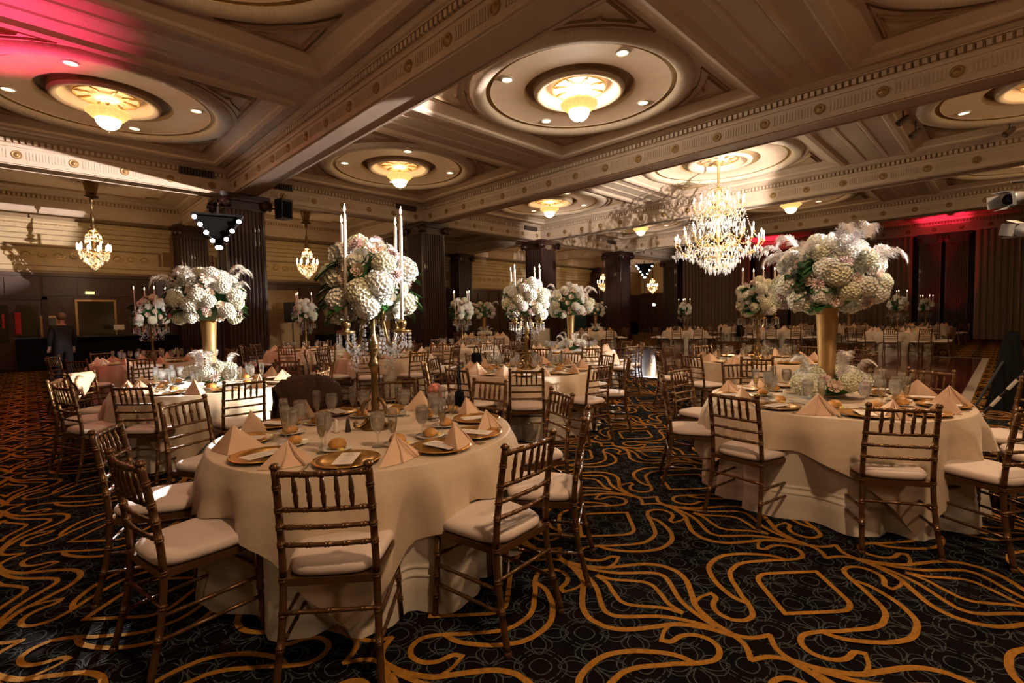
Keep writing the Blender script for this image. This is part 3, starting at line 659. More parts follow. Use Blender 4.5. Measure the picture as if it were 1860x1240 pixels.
# ------------------------------------------------------------------ chairs
def bamboo(mb, p0, p1, r, nodes, n=8, mid=None):
    """rod with raised ring nodes; nodes = positions along 0..1"""
    p0 = Vector(p0); p1 = Vector(p1); L = (p1-p0).length; prof = [(0, r)]
    for q in nodes:
        e = .008/L
        prof += [(q-1.6*e, r), (q-1.1*e, r*1.22), (q-.5*e, r*1.22), (q-.25*e, r*1.05), (q+.25*e, r*1.05), (q+.5*e, r*1.22), (q+1.1*e, r*1.22), (q+1.6*e, r)]
    prof.append((1, r))
    pts = []; rad = []
    for t, rr in prof:
        p = p0.lerp(p1, t)
        if mid is not None: p = p+Vector(mid)*(4*t*(1-t))
        pts.append(p); rad.append(rr)
    mb.tube(pts, rad, n)
def chair_parts():
    P = []          # (name, mesh)
    def rod(name, p0, p1, r, nodes, mid=None, n=8):
        m = MB(); bamboo(m, p0, p1, r, nodes, n, mid); P.append((name, m, 'chair', True))
    for s in (-1, 1):
        m = MB()
        lo = curve_pts([(s*.205, -.262, .012), (s*.19, -.205, .25), (s*.185, -.188, .45), (s*.182, -.205, .66), (s*.178, -.245, .905)], 6)
        rr = []; pp = []
        marks = [.17, .30, .44, .585, .66, .735, .83]
        for q in lo:
            pp.append(q); rr.append(.0155)
        fine = []; fr = []
        for i in range(len(pp)-1):
            fine.append(pp[i]); fr.append(.0155)
            for mk in marks:
                z0, z1 = pp[i].z, pp[i+1].z
                if z0 <= mk < z1:
                    for dz, k in ((-.010, 1), (-.008, 1.2), (-.004, 1.2), (-.002, 1.05), (.002, 1.05), (.004, 1.2), (.008, 1.2), (.010, 1)):
                        zz = mk+dz; t = (zz-z0)/(z1-z0)
                        fine.append(pp[i].lerp(pp[i+1], t)); fr.append(.0155*k)
        fine.append(pp[-1]); fr.append(.0155); o = sorted(zip([f.z for f in fine], range(len(fine)))); fine = [fine[i] for _, i in o]; fr = [fr[i] for _, i in o]
        m.tube(fine, fr, 8); m.lathe([(.0155, .905), (.020, .908), (.021, .916), (.012, .928), (.001, .930)], 8, TR(s*.178, -.245, 0))
        m.lathe([(.019, 0), (.019, .014), (.014, .02)], 8, TR(s*.205, -.263, 0))
        P.append(('back_post', m, 'chair', True))
        rod('leg', (s*.215, .205, .0), (s*.20, .185, .43), .0150, [.25, .5, .75])
        rod('side_stretcher', (s*.212, .198, .17), (s*.196, -.228, .17), .0088, [.2, .5, .8], n=6)
        rod('side_stretcher', (s*.208, .194, .265), (s*.192, -.208, .265), .0088, [.2, .5, .8], n=6)
    rod('top_rail', (-.176, -.241, .885), (.176, -.241, .885), .0125, [.06, .3, .5, .7, .94], (0, -.018, 0))
    for z, y in ((.735, -.217), (.660, -.205), (.585, -.198)): rod('back_rail', (-.178, y, z), (.178, y, z), .0098, [.1, .3, .5, .7, .9], (0, -.014, 0), 6)
    for i in range(5):
        x = -.108+.054*i; b = -.018*(1-(x/.176)**2)*1.0; m = MB()
        m.tube([(x, -.217+b*.8, .738), (x, -.221+b*.85, .775), (x, -.2235+b*.85, .790), (x, -.226+b*.9, .803), (x, -.229+b*.9, .815), (x, -.2315+b*.9, .828), (x, -.241+b, .885)], [.0062, .0105, .0118, .0085, .0118, .0105, .0062], 6)
        P.append(('spindle', m, 'chair', True))
    rod('back_stretcher', (-.19, -.206, .31), (.19, -.206, .31), .0088, [.15, .5, .85], n=6)
    rod('front_stretcher', (-.207, .192, .31), (.207, .192, .31), .0088, [.15, .5, .85], n=6)
    m = MB(); A = [(-.185, -.2), (.185, -.2), (.215, .2), (-.215, .2)]
    m.add([(x, y, .415) for x, y in A]+[(x, y, .445) for x, y in A]+[(x*.88, y*.88, .415) for x, y in A], [(0, 1, 5, 4), (1, 2, 6, 5), (2, 3, 7, 6), (3, 0, 4, 7), (4, 5, 6, 7), (0, 8, 9, 1), (1, 9, 10, 2), (2, 10, 11, 3), (3, 11, 8, 0)])
    P.append(('seat_frame', m, 'chair', False))
    c = MB(); n = 40; rings = [(.90, .447), (1.0, .452), (1.03, .466), (1.02, .482), (.97, .494), (.85, .5), (.6, .502), (.3, .503), (.001, .503)]
    vs = []
    for k, z in rings:
        for i in range(n):
            t = 2*pi*i/n; ct, s_ = cos(t), sin(t); q = 4.5
            rr = 1/(abs(ct)**q+abs(s_)**q)**(1/q); yy = rr*s_*.198; wx = .194+.020*(yy/.198)
            vs.append((rr*ct*wx*k, yy*k+.004, z))
    c.add(vs, [(a*n+i, a*n+(i+1) % n, (a+1)*n+(i+1) % n, (a+1)*n+i) for a in range(len(rings)-1) for i in range(n)])
    P.append(('seat_cushion', c, 'cushion', True))
    return P
CP = chair_parts()
CHAIR_ME = [(nm, mb.mesh(nm, M[mt], sm)) for nm, mb, mt, sm in CP]
fr = MB(); cu = MB()
for nm, mb, mt, sm in CP:
    (cu if nm == 'seat_cushion' else fr).add(mb.v, mb.f)
# lighter frame for chairs far off
def far_frame():
    m = MB()
    for s in (-1, 1):
        m.tube([(s*.205, -.262, 0), (s*.19, -.205, .25), (s*.185, -.19, .45), (s*.178, -.245, .915)], .0155, 5); m.tube([(s*.215, .205, 0), (s*.2, .185, .43)], .015, 5)
        for z in (.17, .265): m.tube([(s*.21, .196, z), (s*.194, -.21, z)], .009, 4)
    for z, y, r in ((.885, -.255, .0125), (.735, -.228, .01), (.66, -.215, .01), (.585, -.208, .01), (.31, -.206, .009)): m.tube([(-.178, y+.012, z), (0, y, z), (.178, y+.012, z)], r, 4)
    for i in range(5): x = -.108+.054*i; m.tube([(x, -.23, .735), (x, -.24, .81), (x, -.254, .885)], [.006, .011, .006], 4)
    m.box(-.2, .2, -.2, .2, .415, .445); return m.mesh('chair_frame', M['chair'])
FAR_FRAME = far_frame(); CUSH_ME = [me for nm, me in CHAIR_ME if nm == 'seat_cushion'][0]
FULL_FRAME = fr.mesh('chair_frame', M['chair'], True)
def chair(x, y, face, label, level, group):
    """face = direction the sitter looks; (x,y) = seat centre"""
    o = empty('chiavari_chair', (x, y, 0), atan2(face[1], face[0])-pi/2)
    tag(o, label, 'chair', group)
    if level == 0:
        for nm, me in CHAIR_ME: obj(nm, me, o)
    else:
        obj('chair_frame', FULL_FRAME if level == 1 else FAR_FRAME, o); obj('seat_cushion', CUSH_ME, o)
    return o

# ------------------------------------------------------------------ tables
R = .915; TZ = .757
def cloth_mesh(kind):
    mb = MB(); n = 128; vs = []; rows = []
    flat = [0.001, .3, .6, .8, .90, R]
    drops = [0, .012, .03, .07, .14, .25, .4, .6, .8, 1.0] if kind == 'over' else [0, .012, .03, .07, .14, .25, .4, .55, .66, .68, .686, .70, .706, .74, .746, .76, .766, .85, 1.0]; ridge = {.686: 1, .70: -.3, .746: 1, .76: -.3}
    for i in range(n):
        t = 2*pi*i/n; col = []
        z0 = TZ if kind == 'over' else TZ-.003
        for r in flat: col.append((r*cos(t), r*sin(t), z0))
        if kind == 'over':
            e = 1.165/max(abs(cos(t)), abs(sin(t))); e = min(e, 1.62); L = e-R
        else: L = TZ-.008
        for k, f in enumerate(drops[1:]):
            d = L*f; s = min(1, d/.05)
            fold = ((.006+.055*min(1, d/.72)**1.5) if kind == 'under' else (.022+.05*min(1, d/.6)))*((sin(t*15+1.9*sin(t*2)+1.1*sin(5*t))+.4*sin(t*30+3.8*sin(t*2)+2.2*sin(5*t)+.8)) if kind != 'over' else .70*sin(t*11+2.6*sin(3*t))+.45*sin(t*22+5.2*sin(3*t)+.9)+.4*sin(t*19+1.1))*min(1, d/.22)
            extra = .012*s+ (.05*d if kind == 'under' else .07*d)
            if kind == 'under': extra -= .022*min(1, d/.1)-.006*ridge.get(f, 0)
            if kind == 'over': extra = max(extra, .035*min(1, d/.1))+.03*min(1, d/.3)
            rr = R+extra+fold
            zz = z0-d+ (0.0 if f else 0)
            if k == 0: zz = z0-.005
            col.append((rr*cos(t), rr*sin(t), zz))
        rows.append(col); vs += col
    k = len(rows[0])
    fs = [(i*k+q, ((i+1) % n)*k+q, ((i+1) % n)*k+q+1, i*k+q+1) for i in range(n) for q in range(k-1)]
    mb.add(vs, fs); return mb.mesh('tablecloth_'+kind, M['overlay' if kind == 'over' else 'linen'], True)
OVER, UNDER = cloth_mesh('over'), cloth_mesh('under')

# place-setting pieces
def lathe_me(name, prof, mat_, n=16, smooth=True, wob=None): return MB().lathe(prof, n, wob=wob).mesh(name, M[mat_], smooth)
CHARGER = lathe_me('charger_plate', [(.001, .002), (.095, .002), (.10, .001), (.112, .0), (.118, .008), (.150, .014), (.165, .017), (.166, .020), (.150, .019), (.120, .014), (.108, .008), (.001, .007)], 'charger', 32)
PLATE = lathe_me('bread_plate', [(.001, .0), (.05, .0), (.055, .004), (.085, .013), (.086, .016), (.055, .008), (.001, .006)], 'china', 24)
ROLL = lathe_me('bread_roll', [(.001, 0), (.032, .002), (.045, .014), (.046, .026), (.036, .043), (.018, .052), (.001, .054)], 'bread', 14, wob=lambda t, z: .07*sin(3*t+z*60))
BUTTER = MB().box(-.016, .016, -.012, .012, 0, .012).mesh('butter_pat', M['butter'])
GOB = lathe_me('goblet_glass', [(.001, .002), (.035, .002), (.036, .004), (.010, .008), (.0055, .015), (.005, .065), (.008, .078), (.026, .095), (.037, .12), (.041, .148), (.040, .175), (.036, .198), (.0345, .198), (.0385, .175), (.0395, .148), (.0355, .121), (.025, .097), (.001, .088)], 'glass', 18)
GOBW = lathe_me('iced_water', [(.001, .089), (.024, .098), (.0345, .122), (.0385, .148), (.0375, .172), (.001, .172)], 'water', 14)
FLU = lathe_me('flute_glass', [(.001, .002), (.030, .002), (.031, .004), (.008, .009), (.0045, .016), (.0045, .075), (.012, .09), (.022, .12), (.026, .155), (.0265, .19), (.025, .225), (.024, .225), (.0255, .19), (.025, .155), (.021, .121), (.011, .092), (.001, .084)], 'glass', 16)
FLUW = lathe_me('sparkling_wine', [(.001, .086), (.0105, .093), (.0205, .122), (.0235, .145), (.001, .145)], 'wine', 12)
def cut_me(kind):
    m = MB()
    if kind == 'knife': m.add([(-.006, 0, .003), (.006, 0, .003), (.008, .10, .003), (.010, .20, .002), (.0, .225, .002), (-.008, .12, .003), (-.006, 0, .007), (.006, 0, .007), (.008, .10, .006), (.010, .20, .004), (0, .225, .003), (-.008, .12, .006)], [(6, 7, 8, 11), (11, 8, 9, 10), (0, 1, 7, 6), (1, 2, 8, 7), (2, 3, 9, 8), (3, 4, 10, 9), (4, 5, 11, 10), (5, 0, 6, 11)])
    else:
        m.box(-.006, .006, 0, .13, .003, .007); m.box(-.012, .012, .13, .145, .003, .007)
        for i in range(4): m.box(-.012+i*.0067, -.008+i*.0067, .145, .195, .003, .006)
    return m.mesh(kind, M['steel'])
KNIFE, FORK = cut_me('knife'), cut_me('fork')
def card_me():
    m = MB(); m.mi = 0; m.box(-.05, .05, -.105, .105, 0, .0015); m.mi = 1
    m.box(-.028, .028, .045, .050, .0015, .0018)
    for k, wd in enumerate((.02, .014, .024, .012)): m.box(-wd, wd, .06+k*.009, .063+k*.009, .0015, .0018)
    for k in range(7): wd = .016+.012*((k*7) % 3)/2; m.box(-wd, wd, .03-k*.017, .032-k*.017, .0015, .0018)
    return m.mesh('menu_card', [M['card'], M['ink']])
CARD = card_me()
def napkin_me(v=0):
    m = MB(); n = 8
    ap = Vector((.0, .015, .135))
    Lp, Fp, Rp, Bp = Vector((-.155, -.03, .0)), Vector((.03, -.105, .0)), Vector((.15, .02, .0)), Vector((-.01, .09, .0))
    if v: Lp, Fp, Rp, Bp = Vector((-.15, -.045, 0)), Vector((-.03, -.075, 0)), Vector((.145, -.03, 0)), Vector((0, .10, 0))
    def face(a, b, bulge):
        vs = []; nn = 6
        c = ((a+b)/2-Vector((0, .0, 0)))
        for i in range(nn+1):
            for j in range(nn+1):
                s, t = i/nn, j/nn
                base = a.lerp(b, t); p = base.lerp(ap, s)
                off = Vector((c.x, c.y, 0)); 
                if off.length > 1e-5: off.normalize()
                p = p+off*(bulge*sin(pi*t)*sin(pi*min(1, s*.9+.05)))
                vs.append(p)
        m.add(vs, [(i*(nn+1)+j, i*(nn+1)+j+1, (i+1)*(nn+1)+j+1, (i+1)*(nn+1)+j) for i in range(nn) for j in range(nn)])
    face(Lp, Fp, .008); face(Fp, Rp, -.012); face(Rp, Bp, .006); face(Bp, Lp, .006)
    # turned-out inner fold on the open side
    i1 = Fp.lerp(Rp, .30)+Vector((0, .01, 0)); i2 = Fp.lerp(Rp, .62)+Vector((.01, -.012, 0))
    m.tube([Fp+Vector((0, 0, .004)), Fp.lerp(ap, .5)+Vector((.01, -.006, 0)), ap], [.006, .005, .002], 5)
    m.tube([i2+Vector((0, 0, .004)), i2.lerp(ap, .5)+Vector((.0, -.010, 0)), ap], [.006, .005, .002], 5)
    return m.mesh('napkin', M['napkin'], True)
NAP = [napkin_me(0), napkin_me(1)]
def shaker(mat_): return lathe_me('shaker', [(.001, 0), (.018, 0), (.018, .012), (.013, .05), (.011, .075), (.006, .085), (.001, .087)], mat_, 12)
SALT, PEPPER = shaker('china'), shaker('pepper')

SEATW = ['front', 'front-right', 'right-front', 'right', 'right-back', 'back', 'back-left', 'left-back', 'left', 'left-front', 'front-left', 'extra']
def seat_names(c, angs):
    """order seats anticlockwise as seen, starting with the one nearest the camera"""
    a0 = atan2(-c[1], -c[0])
    order = sorted(range(len(angs)), key=lambda i: (angs[i]-a0) % (2*pi))
    # nearest seat first
    near = min(range(len(angs)), key=lambda i: abs(((angs[i]-a0)+pi) % (2*pi)-pi))
    k = order.index(near); order = order[k:]+order[:k]
    W = {10: ['nearest', 'front right', 'right front', 'right back', 'back right', 'farthest', 'back left', 'left back', 'left front', 'front left'],
         8: ['nearest', 'front right', 'right', 'back right', 'farthest', 'back left', 'left', 'front left']}.get(len(angs))
    if not W: W = ['seat '+x for x in 'ABCDEFGHIJKL'[:len(angs)]]
    out = [None]*len(angs)
    for i, q in enumerate(order): out[q] = W[i]
    return out
def put(name, me, loc, rz, label, cat, group, parts=(), sc=None):
    o = obj(name, me, None, loc, rz, sc); tag(o, label, cat, group)
    for nm, pme in parts: obj(nm, pme, o)
    return o
rs = random.Random(21)
def table(c, short, seats=None, off=0.0, n=10, level=0, setting=2, rot=0.0, dist=1.46, skip=()):
    """short: phrase that singles the table out"""
    x, y = c
    put('tablecloth', UNDER, (x, y, 0), rot+.4, 'floor-length ivory cloth on the '+short, 'tablecloth', 'floor-length tablecloths')
    put('overlay_cloth', OVER, (x, y, 0), rot, 'champagne satin overlay cloth on the '+short, 'tablecloth', 'satin overlay cloths')
    if seats is None:
        seats = []
        for k in range(n):
            a = off+2*pi*k/n+rs.uniform(-.03, .03); dd = dist+rs.uniform(-.04, .05)
            seats.append((x+dd*cos(a), y+dd*sin(a)))
    angs = [atan2(s[1]-y, s[0]-x) for s in seats]
    nm = seat_names(c, angs)
    for i, (sx, sy) in enumerate(seats):
        if i in skip: continue
        d = Vector((x-sx, y-sy, 0)).normalized(); j = rs.uniform(-.10, .10); d = Matrix.Rotation(j, 3, 'Z') @ d
        chair(sx+d.x*.23, sy+d.y*.23, d, 'gold chair with ivory cushion, %s seat, %s' % (nm[i], short), level, 'gold chairs around the banquet tables')
    # settings spread evenly, one for each seat
    for i in range(len(seats)):
        a = angs[i]+rs.uniform(-.02, .02)
        rad = Vector((cos(a), sin(a), 0)); lat = Vector((-sin(a), cos(a), 0))      # lat: to the sitter's right seen from the seat
        rzz = a+pi/2
        def P(rr, ll, z=0): q = Vector((x, y, TZ+.002+z))+rad*rr+lat*ll; return q
        end = '%s setting of the %s' % (nm[i], short)
        if setting >= 1:
            put('charger_plate', CHARGER, P(.725, 0), rzz, 'round gold charger plate, '+end, 'plate', 'gold charger plates')
        nv = rs.randint(0, 1); na = rs.uniform(0, 6.28)
        zz = 0.0
        put('napkin', NAP[nv], P(.715, -.285 if setting >= 1 else -.05) if True else None, na, 'peach pyramid-folded napkin, '+end, 'napkin', 'folded napkins', sc=(lambda k: (k, k, k*rs.uniform(.95, 1.15)))(rs.uniform(.84, 1.04)) if setting >= 1 else (1.1, 1.1, 1.3))
        gl = P(.44+rs.uniform(-.02, .02), .10+rs.uniform(-.02, .02))
        put('water_goblet', GOB, gl, rs.random()*6, 'stemmed goblet of iced water, '+end, 'glass', 'water goblets', [('iced_water', GOBW)] if setting >= 1 else ())
        if setting >= 1:
            fl = P(.50+rs.uniform(-.02, .02), .19+rs.uniform(-.015, .015))
            put('champagne_flute', FLU, fl, rs.random()*6, 'champagne flute, '+end, 'glass', 'champagne flutes', [('sparkling_wine', FLUW)])
        if setting >= 2:
            put('menu_card', CARD, P(.725, 0, .0195), rzz+rs.uniform(-.25, .25)+pi/2*0, 'printed menu card on charger, '+end, 'menu', 'menu cards')
            bp = P(.475, -.105)
            put('bread_plate', PLATE, bp, 0, 'small white bread plate, '+end, 'plate', 'bread plates')
            put('bread_roll', ROLL, bp+Vector((.008*cos(i*2.), .008*sin(i*2.), .0075)), rs.random()*6, 'golden bread roll, '+end, 'bread', 'bread rolls', sc=rs.uniform(.85, 1.1))
            put('butter_pat', BUTTER, bp-rad*-.045+lat*.03+Vector((0, 0, .010)), rs.random()*3, 'yellow butter pat, '+end, 'butter', 'butter pats')
            put('knife', KNIFE, P(.84, .195), rzz, 'steel table knife, '+end, 'knife', 'table knives')
            if i % 2 == 0: put('fork', FORK, P(.85, -.185), rzz, 'steel table fork, '+end, 'fork', 'table forks')
    return c, short
# ------------------------------------------------------------------ flowers
rf = random.Random(5)
def hyd_me(mat_):
    m = MB(); N = 150
    for i in range(N):
        z = 1-2*(i+.5)/N
        if z < -.55: continue
        t = i*2.39996; r = (1-z*z)**.5; n = Vector((r*cos(t), r*sin(t), z)); c = n*rf.uniform(.90, 1.06)
        a = n.orthogonal().normalized(); b = n.cross(a); th = rf.random()*pi; a, b = a*cos(th)+b*sin(th), b*cos(th)-a*sin(th); s = .165
        m.add([c-n*.12, c+a*s+n*.02, c+(a+b)*s*.62+n*.05, c+b*s+n*.02, c+(b-a)*s*.62+n*.05, c-a*s+n*.02, c-(a+b)*s*.62+n*.05, c-b*s+n*.02, c+(a-b)*s*.62+n*.05],
              [(0, 1, 2, 3), (0, 3, 4, 5), (0, 5, 6, 7), (0, 7, 8, 1)])
    m.sphere((0, 0, 0), .93, 10, 8)
    return m.mesh('hydrangea', M[mat_])
def rose_me(mat_):
    m = MB()
    for ring, (rr, z, n_, hh, tilt) in enumerate(((.12, .15, 3, .55, .05), (.32, .1, 4, .62, .22), (.55, 0, 5, .62, .45), (.75, -.12, 6, .55, .75))):
        for k in range(n_):
            t = 2*pi*k/n_+ring*.7; wdt = 1.35*pi/n_*rr+.12
            vs = []
            for i in range(5):
                s = i/4-.5
                for j in range(4):
                    h = j/3; out = rr+tilt*hh*h+(.10*h*h if ring else 0)-.10*(2*s)**2
                    a = t+s*wdt*2/max(rr, .2)*.5
                    vs.append((out*cos(a), out*sin(a), z-.25+hh*h*(1-.35*(2*s)**2)))
            m.add(vs, [(i*4+j, (i+1)*4+j, (i+1)*4+j+1, i*4+j+1) for i in range(4) for j in range(3)])
    m.sphere((0, 0, -.2), .5, 7, 5)
    return m.mesh('rose', M[mat_], True)
def dahlia_me():
    m = MB()
    for ring in range(5):
        n_ = 14-ring*2; el = -.1+ring*.33; L = 1.0-.09*ring
        for k in range(n_):
            t = 2*pi*k/n_+ring*.3; d = Vector((cos(t)*cos(el), sin(t)*cos(el), sin(el))); sd = Vector((-sin(t), cos(t), 0)); up = d.cross(sd)
            m.add([(0, 0, 0), d*L*.6+sd*.13-up*.02, d*L, d*L*.6-sd*.13-up*.02, d*L*.62+up*.05], [(0, 1, 4), (1, 2, 4), (2, 3, 4), (3, 0, 4)])
    return m.mesh('dahlia', M['pinkfl'])
def leaf_me():
    m = MB(); vs = []
    for i in range(6):
        f = i/5; wd = .32*sin(pi*min(1, f*.93+.05))**.8*(1 if i < 5 else .05); x = f; z = .22*sin(f*2.2)-.25*f*f
        vs += [(x, -wd, z+.06), (x, 0, z-.02), (x, wd, z+.06)]
    m.add(vs, [(i*3+k, (i+1)*3+k, (i+1)*3+k+1, i*3+k+1) for i in range(5) for k in range(2)])
    return m.mesh('leaf', M['leaf'], True)
def plume_me(seed=0):
    q = random.Random(seed); m = MB(); N = 130
    def sp(f): return Vector((.95*sin(min(f, 1)*1.45), 0, .62*sin(f*2.3)-.30*f*f))
    m.tube([sp(i/10) for i in range(11)], [.012-.009*i/10 for i in range(11)], 4)
    for i in range(N):
        f = .06+.94*i/(N-1); p = sp(f); d = (sp(f+.02)-sp(f-.02)).normalized(); L = .27*sin(pi*min(1, .12+f*.83))**.7
        for s in (-1, 1):
            k = q.uniform(.65, 1.15); sd = (Vector((0, s, q.uniform(-.25, .45)))+d*q.uniform(-.1, .25)).normalized()
            mid = p+sd*L*.55*k+d*L*.15; tip = p+sd*L*.92*k+d*L*q.uniform(.35, .7)+Vector((0, 0, -L*q.uniform(.25, .8)))
            w_ = d*.0065
            m.add([p-w_, p+w_, mid+w_*1.1, mid-w_*1.1, tip], [(0, 1, 2, 3), (3, 2, 4)])
    return m.mesh('feather_plume', M['feather'])
HY = [hyd_me('hyd'), hyd_me('hyd2')]; RO = rose_me('rose'); ROW = rose_me('hyd'); DA = dahlia_me(); LE = leaf_me(); PL = [plume_me(1), plume_me(2)]
def orient(o, p, n, s, spin=0.0):
    n = Vector(n).normalized(); q = n.to_track_quat('Z', 'Y').to_matrix().to_4x4()
    o.matrix_local = Matrix.Translation(p) @ q @ RZ(spin) @ Matrix.Diagonal((s, s, s, 1))
def bouquet(loc, label, rx, rz_, plumes, seed, nb=34, nl=16, group='flower arrangements', low=False, pinkness=.15, cat='flowers', name='flower_arrangement'):
    q = random.Random(seed); e = empty(name, loc); tag(e, label, cat, group)
    cr = MB(); cr.sphere((0, 0, rz_*.45), 1, 12, 8, sc=(rx*.58, rx*.58, rz_*.40)); cr.build('foliage_core', M['leaf'], e, True)
    lo = -.62 if not low else .0
    for i in range(nb):
        zf = 1-(1-lo)*(i+.5)/nb if not low else .95-(i+.5)/nb*.9
        t = i*2.39996+q.uniform(-.2, .2); r = max(0, 1-zf*zf)**.5
        p = Vector((rx*.84*r*cos(t), rx*.84*r*sin(t), rz_*.42+rz_*.52*zf)); n = Vector((r*cos(t)/rx, r*sin(t)/rx, zf/rz_))
        k = q.random(); s = q.uniform(.85, 1.15)
        sz = .36
        if k < .50: o = obj('hydrangea', HY[0 if q.random() < .65 else 1], e); orient(o, p, n, sz*.235*s, q.random()*6)
        elif k < .50+pinkness: o = obj('dahlia', DA, e); orient(o, p*1.04, n, sz*.18*s, q.random()*6)
        elif k < .72+pinkness: o = obj('rose', RO, e); orient(o, p*1.03, n, sz*.115*s, q.random()*6)
        else: o = obj('white_rose', ROW, e); orient(o, p*1.02, n, sz*.13*s, q.random()*6)
    for i in range(nl*2 if not low else nl):
        t = i*2.39996*1.3+q.random()*.3; zf = (-.8+.6*q.random() if i < nl else q.uniform(-.3, .7)) if not low else q.uniform(.02, .3)
        p = Vector((rx*.62*cos(t), rx*.62*sin(t), rz_*.42+rz_*.42*zf if not low else .03+.04*q.random())); s = q.uniform(.13, .20) if not low else .12
        o = obj('leaf', LE, e); o.matrix_local = Matrix.Translation(p) @ RZ(t+q.uniform(-.4, .4)) @ RY(q.uniform(.0, .5) if not low else q.uniform(-.5, -.1)) @ Matrix.Diagonal((s, s, s, 1))
    for i in range(plumes):
        t = i*2.39996+seed; zf = q.choice([.75, .5, .3, .1]) if not low else .5
        p = Vector((rx*.55*cos(t), rx*.55*sin(t), rz_*.42+rz_*.5*zf)); s = q.uniform(.27, .35) if not low else rx*q.uniform(.75, 1.0)
        o = obj('feather_plume', PL[i % 2], e); o.matrix_local = Matrix.Translation(p) @ RZ(t+q.uniform(-.3, .3)) @ RY(q.uniform(-.55, .05) if not low else q.uniform(-1.0, -.5)) @ RX(q.uniform(-.4, .4)) @ Matrix.Diagonal((s, s*.9, s, 1))
    return e
VASE = lathe_me('gold_vase', [(.001, 0), (.068, 0), (.068, .012), (.056, .03), (.056, .05), (.062, .25), (.074, .55), (.088, .80), (.092, .81), (.082, .805), (.07, .5), (.001, .5)], 'vase', 28)
def vase_piece(c, short, seed, low=True, rx=.54, plumes=10, nb=42):
    x, y = c
    put('gold_vase', VASE, (x, y, TZ+.002), 0, 'tall flared gold vase on the '+short, 'vase', 'tall gold vases')
    bouquet((x, y, TZ+.70), 'white hydrangea and ostrich-plume bouquet in tall vase on the '+short, rx, .62, plumes, seed, nb)
    if low: bouquet((x+.02, y-.02, TZ+.004), 'low pale flower and feather wreath at vase foot, '+short, .29, .20, 5, seed+50, 18, 8, low=True, pinkness=.3, group='low vase wreaths', name='flower_wreath')
def candelabra_meshes(detail=True):
    st = MB(); st.lathe([((r_*.8 if .1 < z_ < .8 else r_), z_) for r_, z_ in [(.001, 0), (.095, 0), (.10, .012), (.07, .03), (.05, .05), (.034, .08), (.030, .14), (.036, .17), (.028, .19), (.025, .36), (.034, .40), (.05, .42), (.034, .45), (.025, .47), (.04, .51), (.044, .56), (.028, .61), (.020, .64), (.020, .76), (.030, .80), (.055, .83), (.075, .86), (.08, .875), (.001, .875)]], 16)
    ft = []
    for k in range(3):
        t = k*2*pi/3+.5
        m = MB(); pts = curve_pts([(.03, 0, .20), (.075, 0, .17), (.085, 0, .11), (.055, 0, .07), (.08, 0, .035), (.125, 0, .02), (.14, 0, .045), (.12, 0, .055)], 4)
        m.tube(pts, [.012]*len(pts), 6, X=RZ(t)); ft.append(m)
    arms = []; nA = 4
    for k in range(nA):
        t = k*2*pi/nA
        m = MB(); pts = curve_pts([(.02, 0, .80), (.075, 0, .80), (.09, 0, .72), (.055, 0, .70), (.05, 0, .745), (.075, 0, .755), (.10, 0, .66), (.13, 0, .56), (.19, 0, .55), (.235, 0, .60), (.24, 0, .645)], 4)
        m.tube(pts, [.0085]*len(pts), 6, X=RZ(t))
        m.lathe([(.001, .62), (.03, .63), (.055, .64), (.058, .648), (.02, .652), (.018, .665), (.028, .68), (.03, .70), (.022, .715), (.001, .715)], 12, RZ(t) @ TR(.24, 0, 0)); arms.append(m)
    cr = MB(); q = random.Random(9)
    for k in range(nA):
        t = k*2*pi/nA; X = RZ(t)
        for i in range(7):
            a = i*2*pi/7
            for z in range(4): cr.sphere((.24+.054*cos(a), .054*sin(a), .625-z*.024), .0085 if z < 3 else .011, 4, 2, X, (1, 1, 1.4 if z < 3 else 2.2))
        for i in range(16):
            f = i/15; x = .07+.17*f; z = .66-.10*f-.08*sin(pi*f)-.0; cr.sphere((x, 0, z-.02), .009, 4, 2, X)
        for i in range(7): cr.sphere((.085+.01*sin(i), .012, .68-i*.03), .012, 5, 3, X)
        for i in range(30):
            f = q.random(); cr.sphere((.10+.10*f, q.uniform(-.03, .03), .54-.16*q.random()), .0085, 4, 2, X, (1, 1, 1.5))
    for i in range(60): a = q.random()*6.28; r = q.uniform(.06, .12); cr.sphere((r*cos(a), r*sin(a), q.uniform(.55, .80)), .008, 4, 2, None, (1, 1, 1.5))
    if detail:
        return [('stem', st.mesh('stem', M['brass'], True))]+[('foot', m.mesh('foot', M['brass'], True)) for m in ft]+[('arm', m.mesh('arm', M['brass'], True)) for m in arms], cr.mesh('crystal_garland', M['crystal'])
    return None
CANDEL, CRYST = candelabra_meshes()
CDL = lathe_me('taper_candle', [(.001, 0), (.0115, 0), (.0105, .64), (.006, .655), (.001, .657)], 'candle', 10)
FLM = lathe_me('flame', [(.001, .662), (.006, .670), (.0075, .680), (.004, .700), (.001, .714)], 'flame', 8)
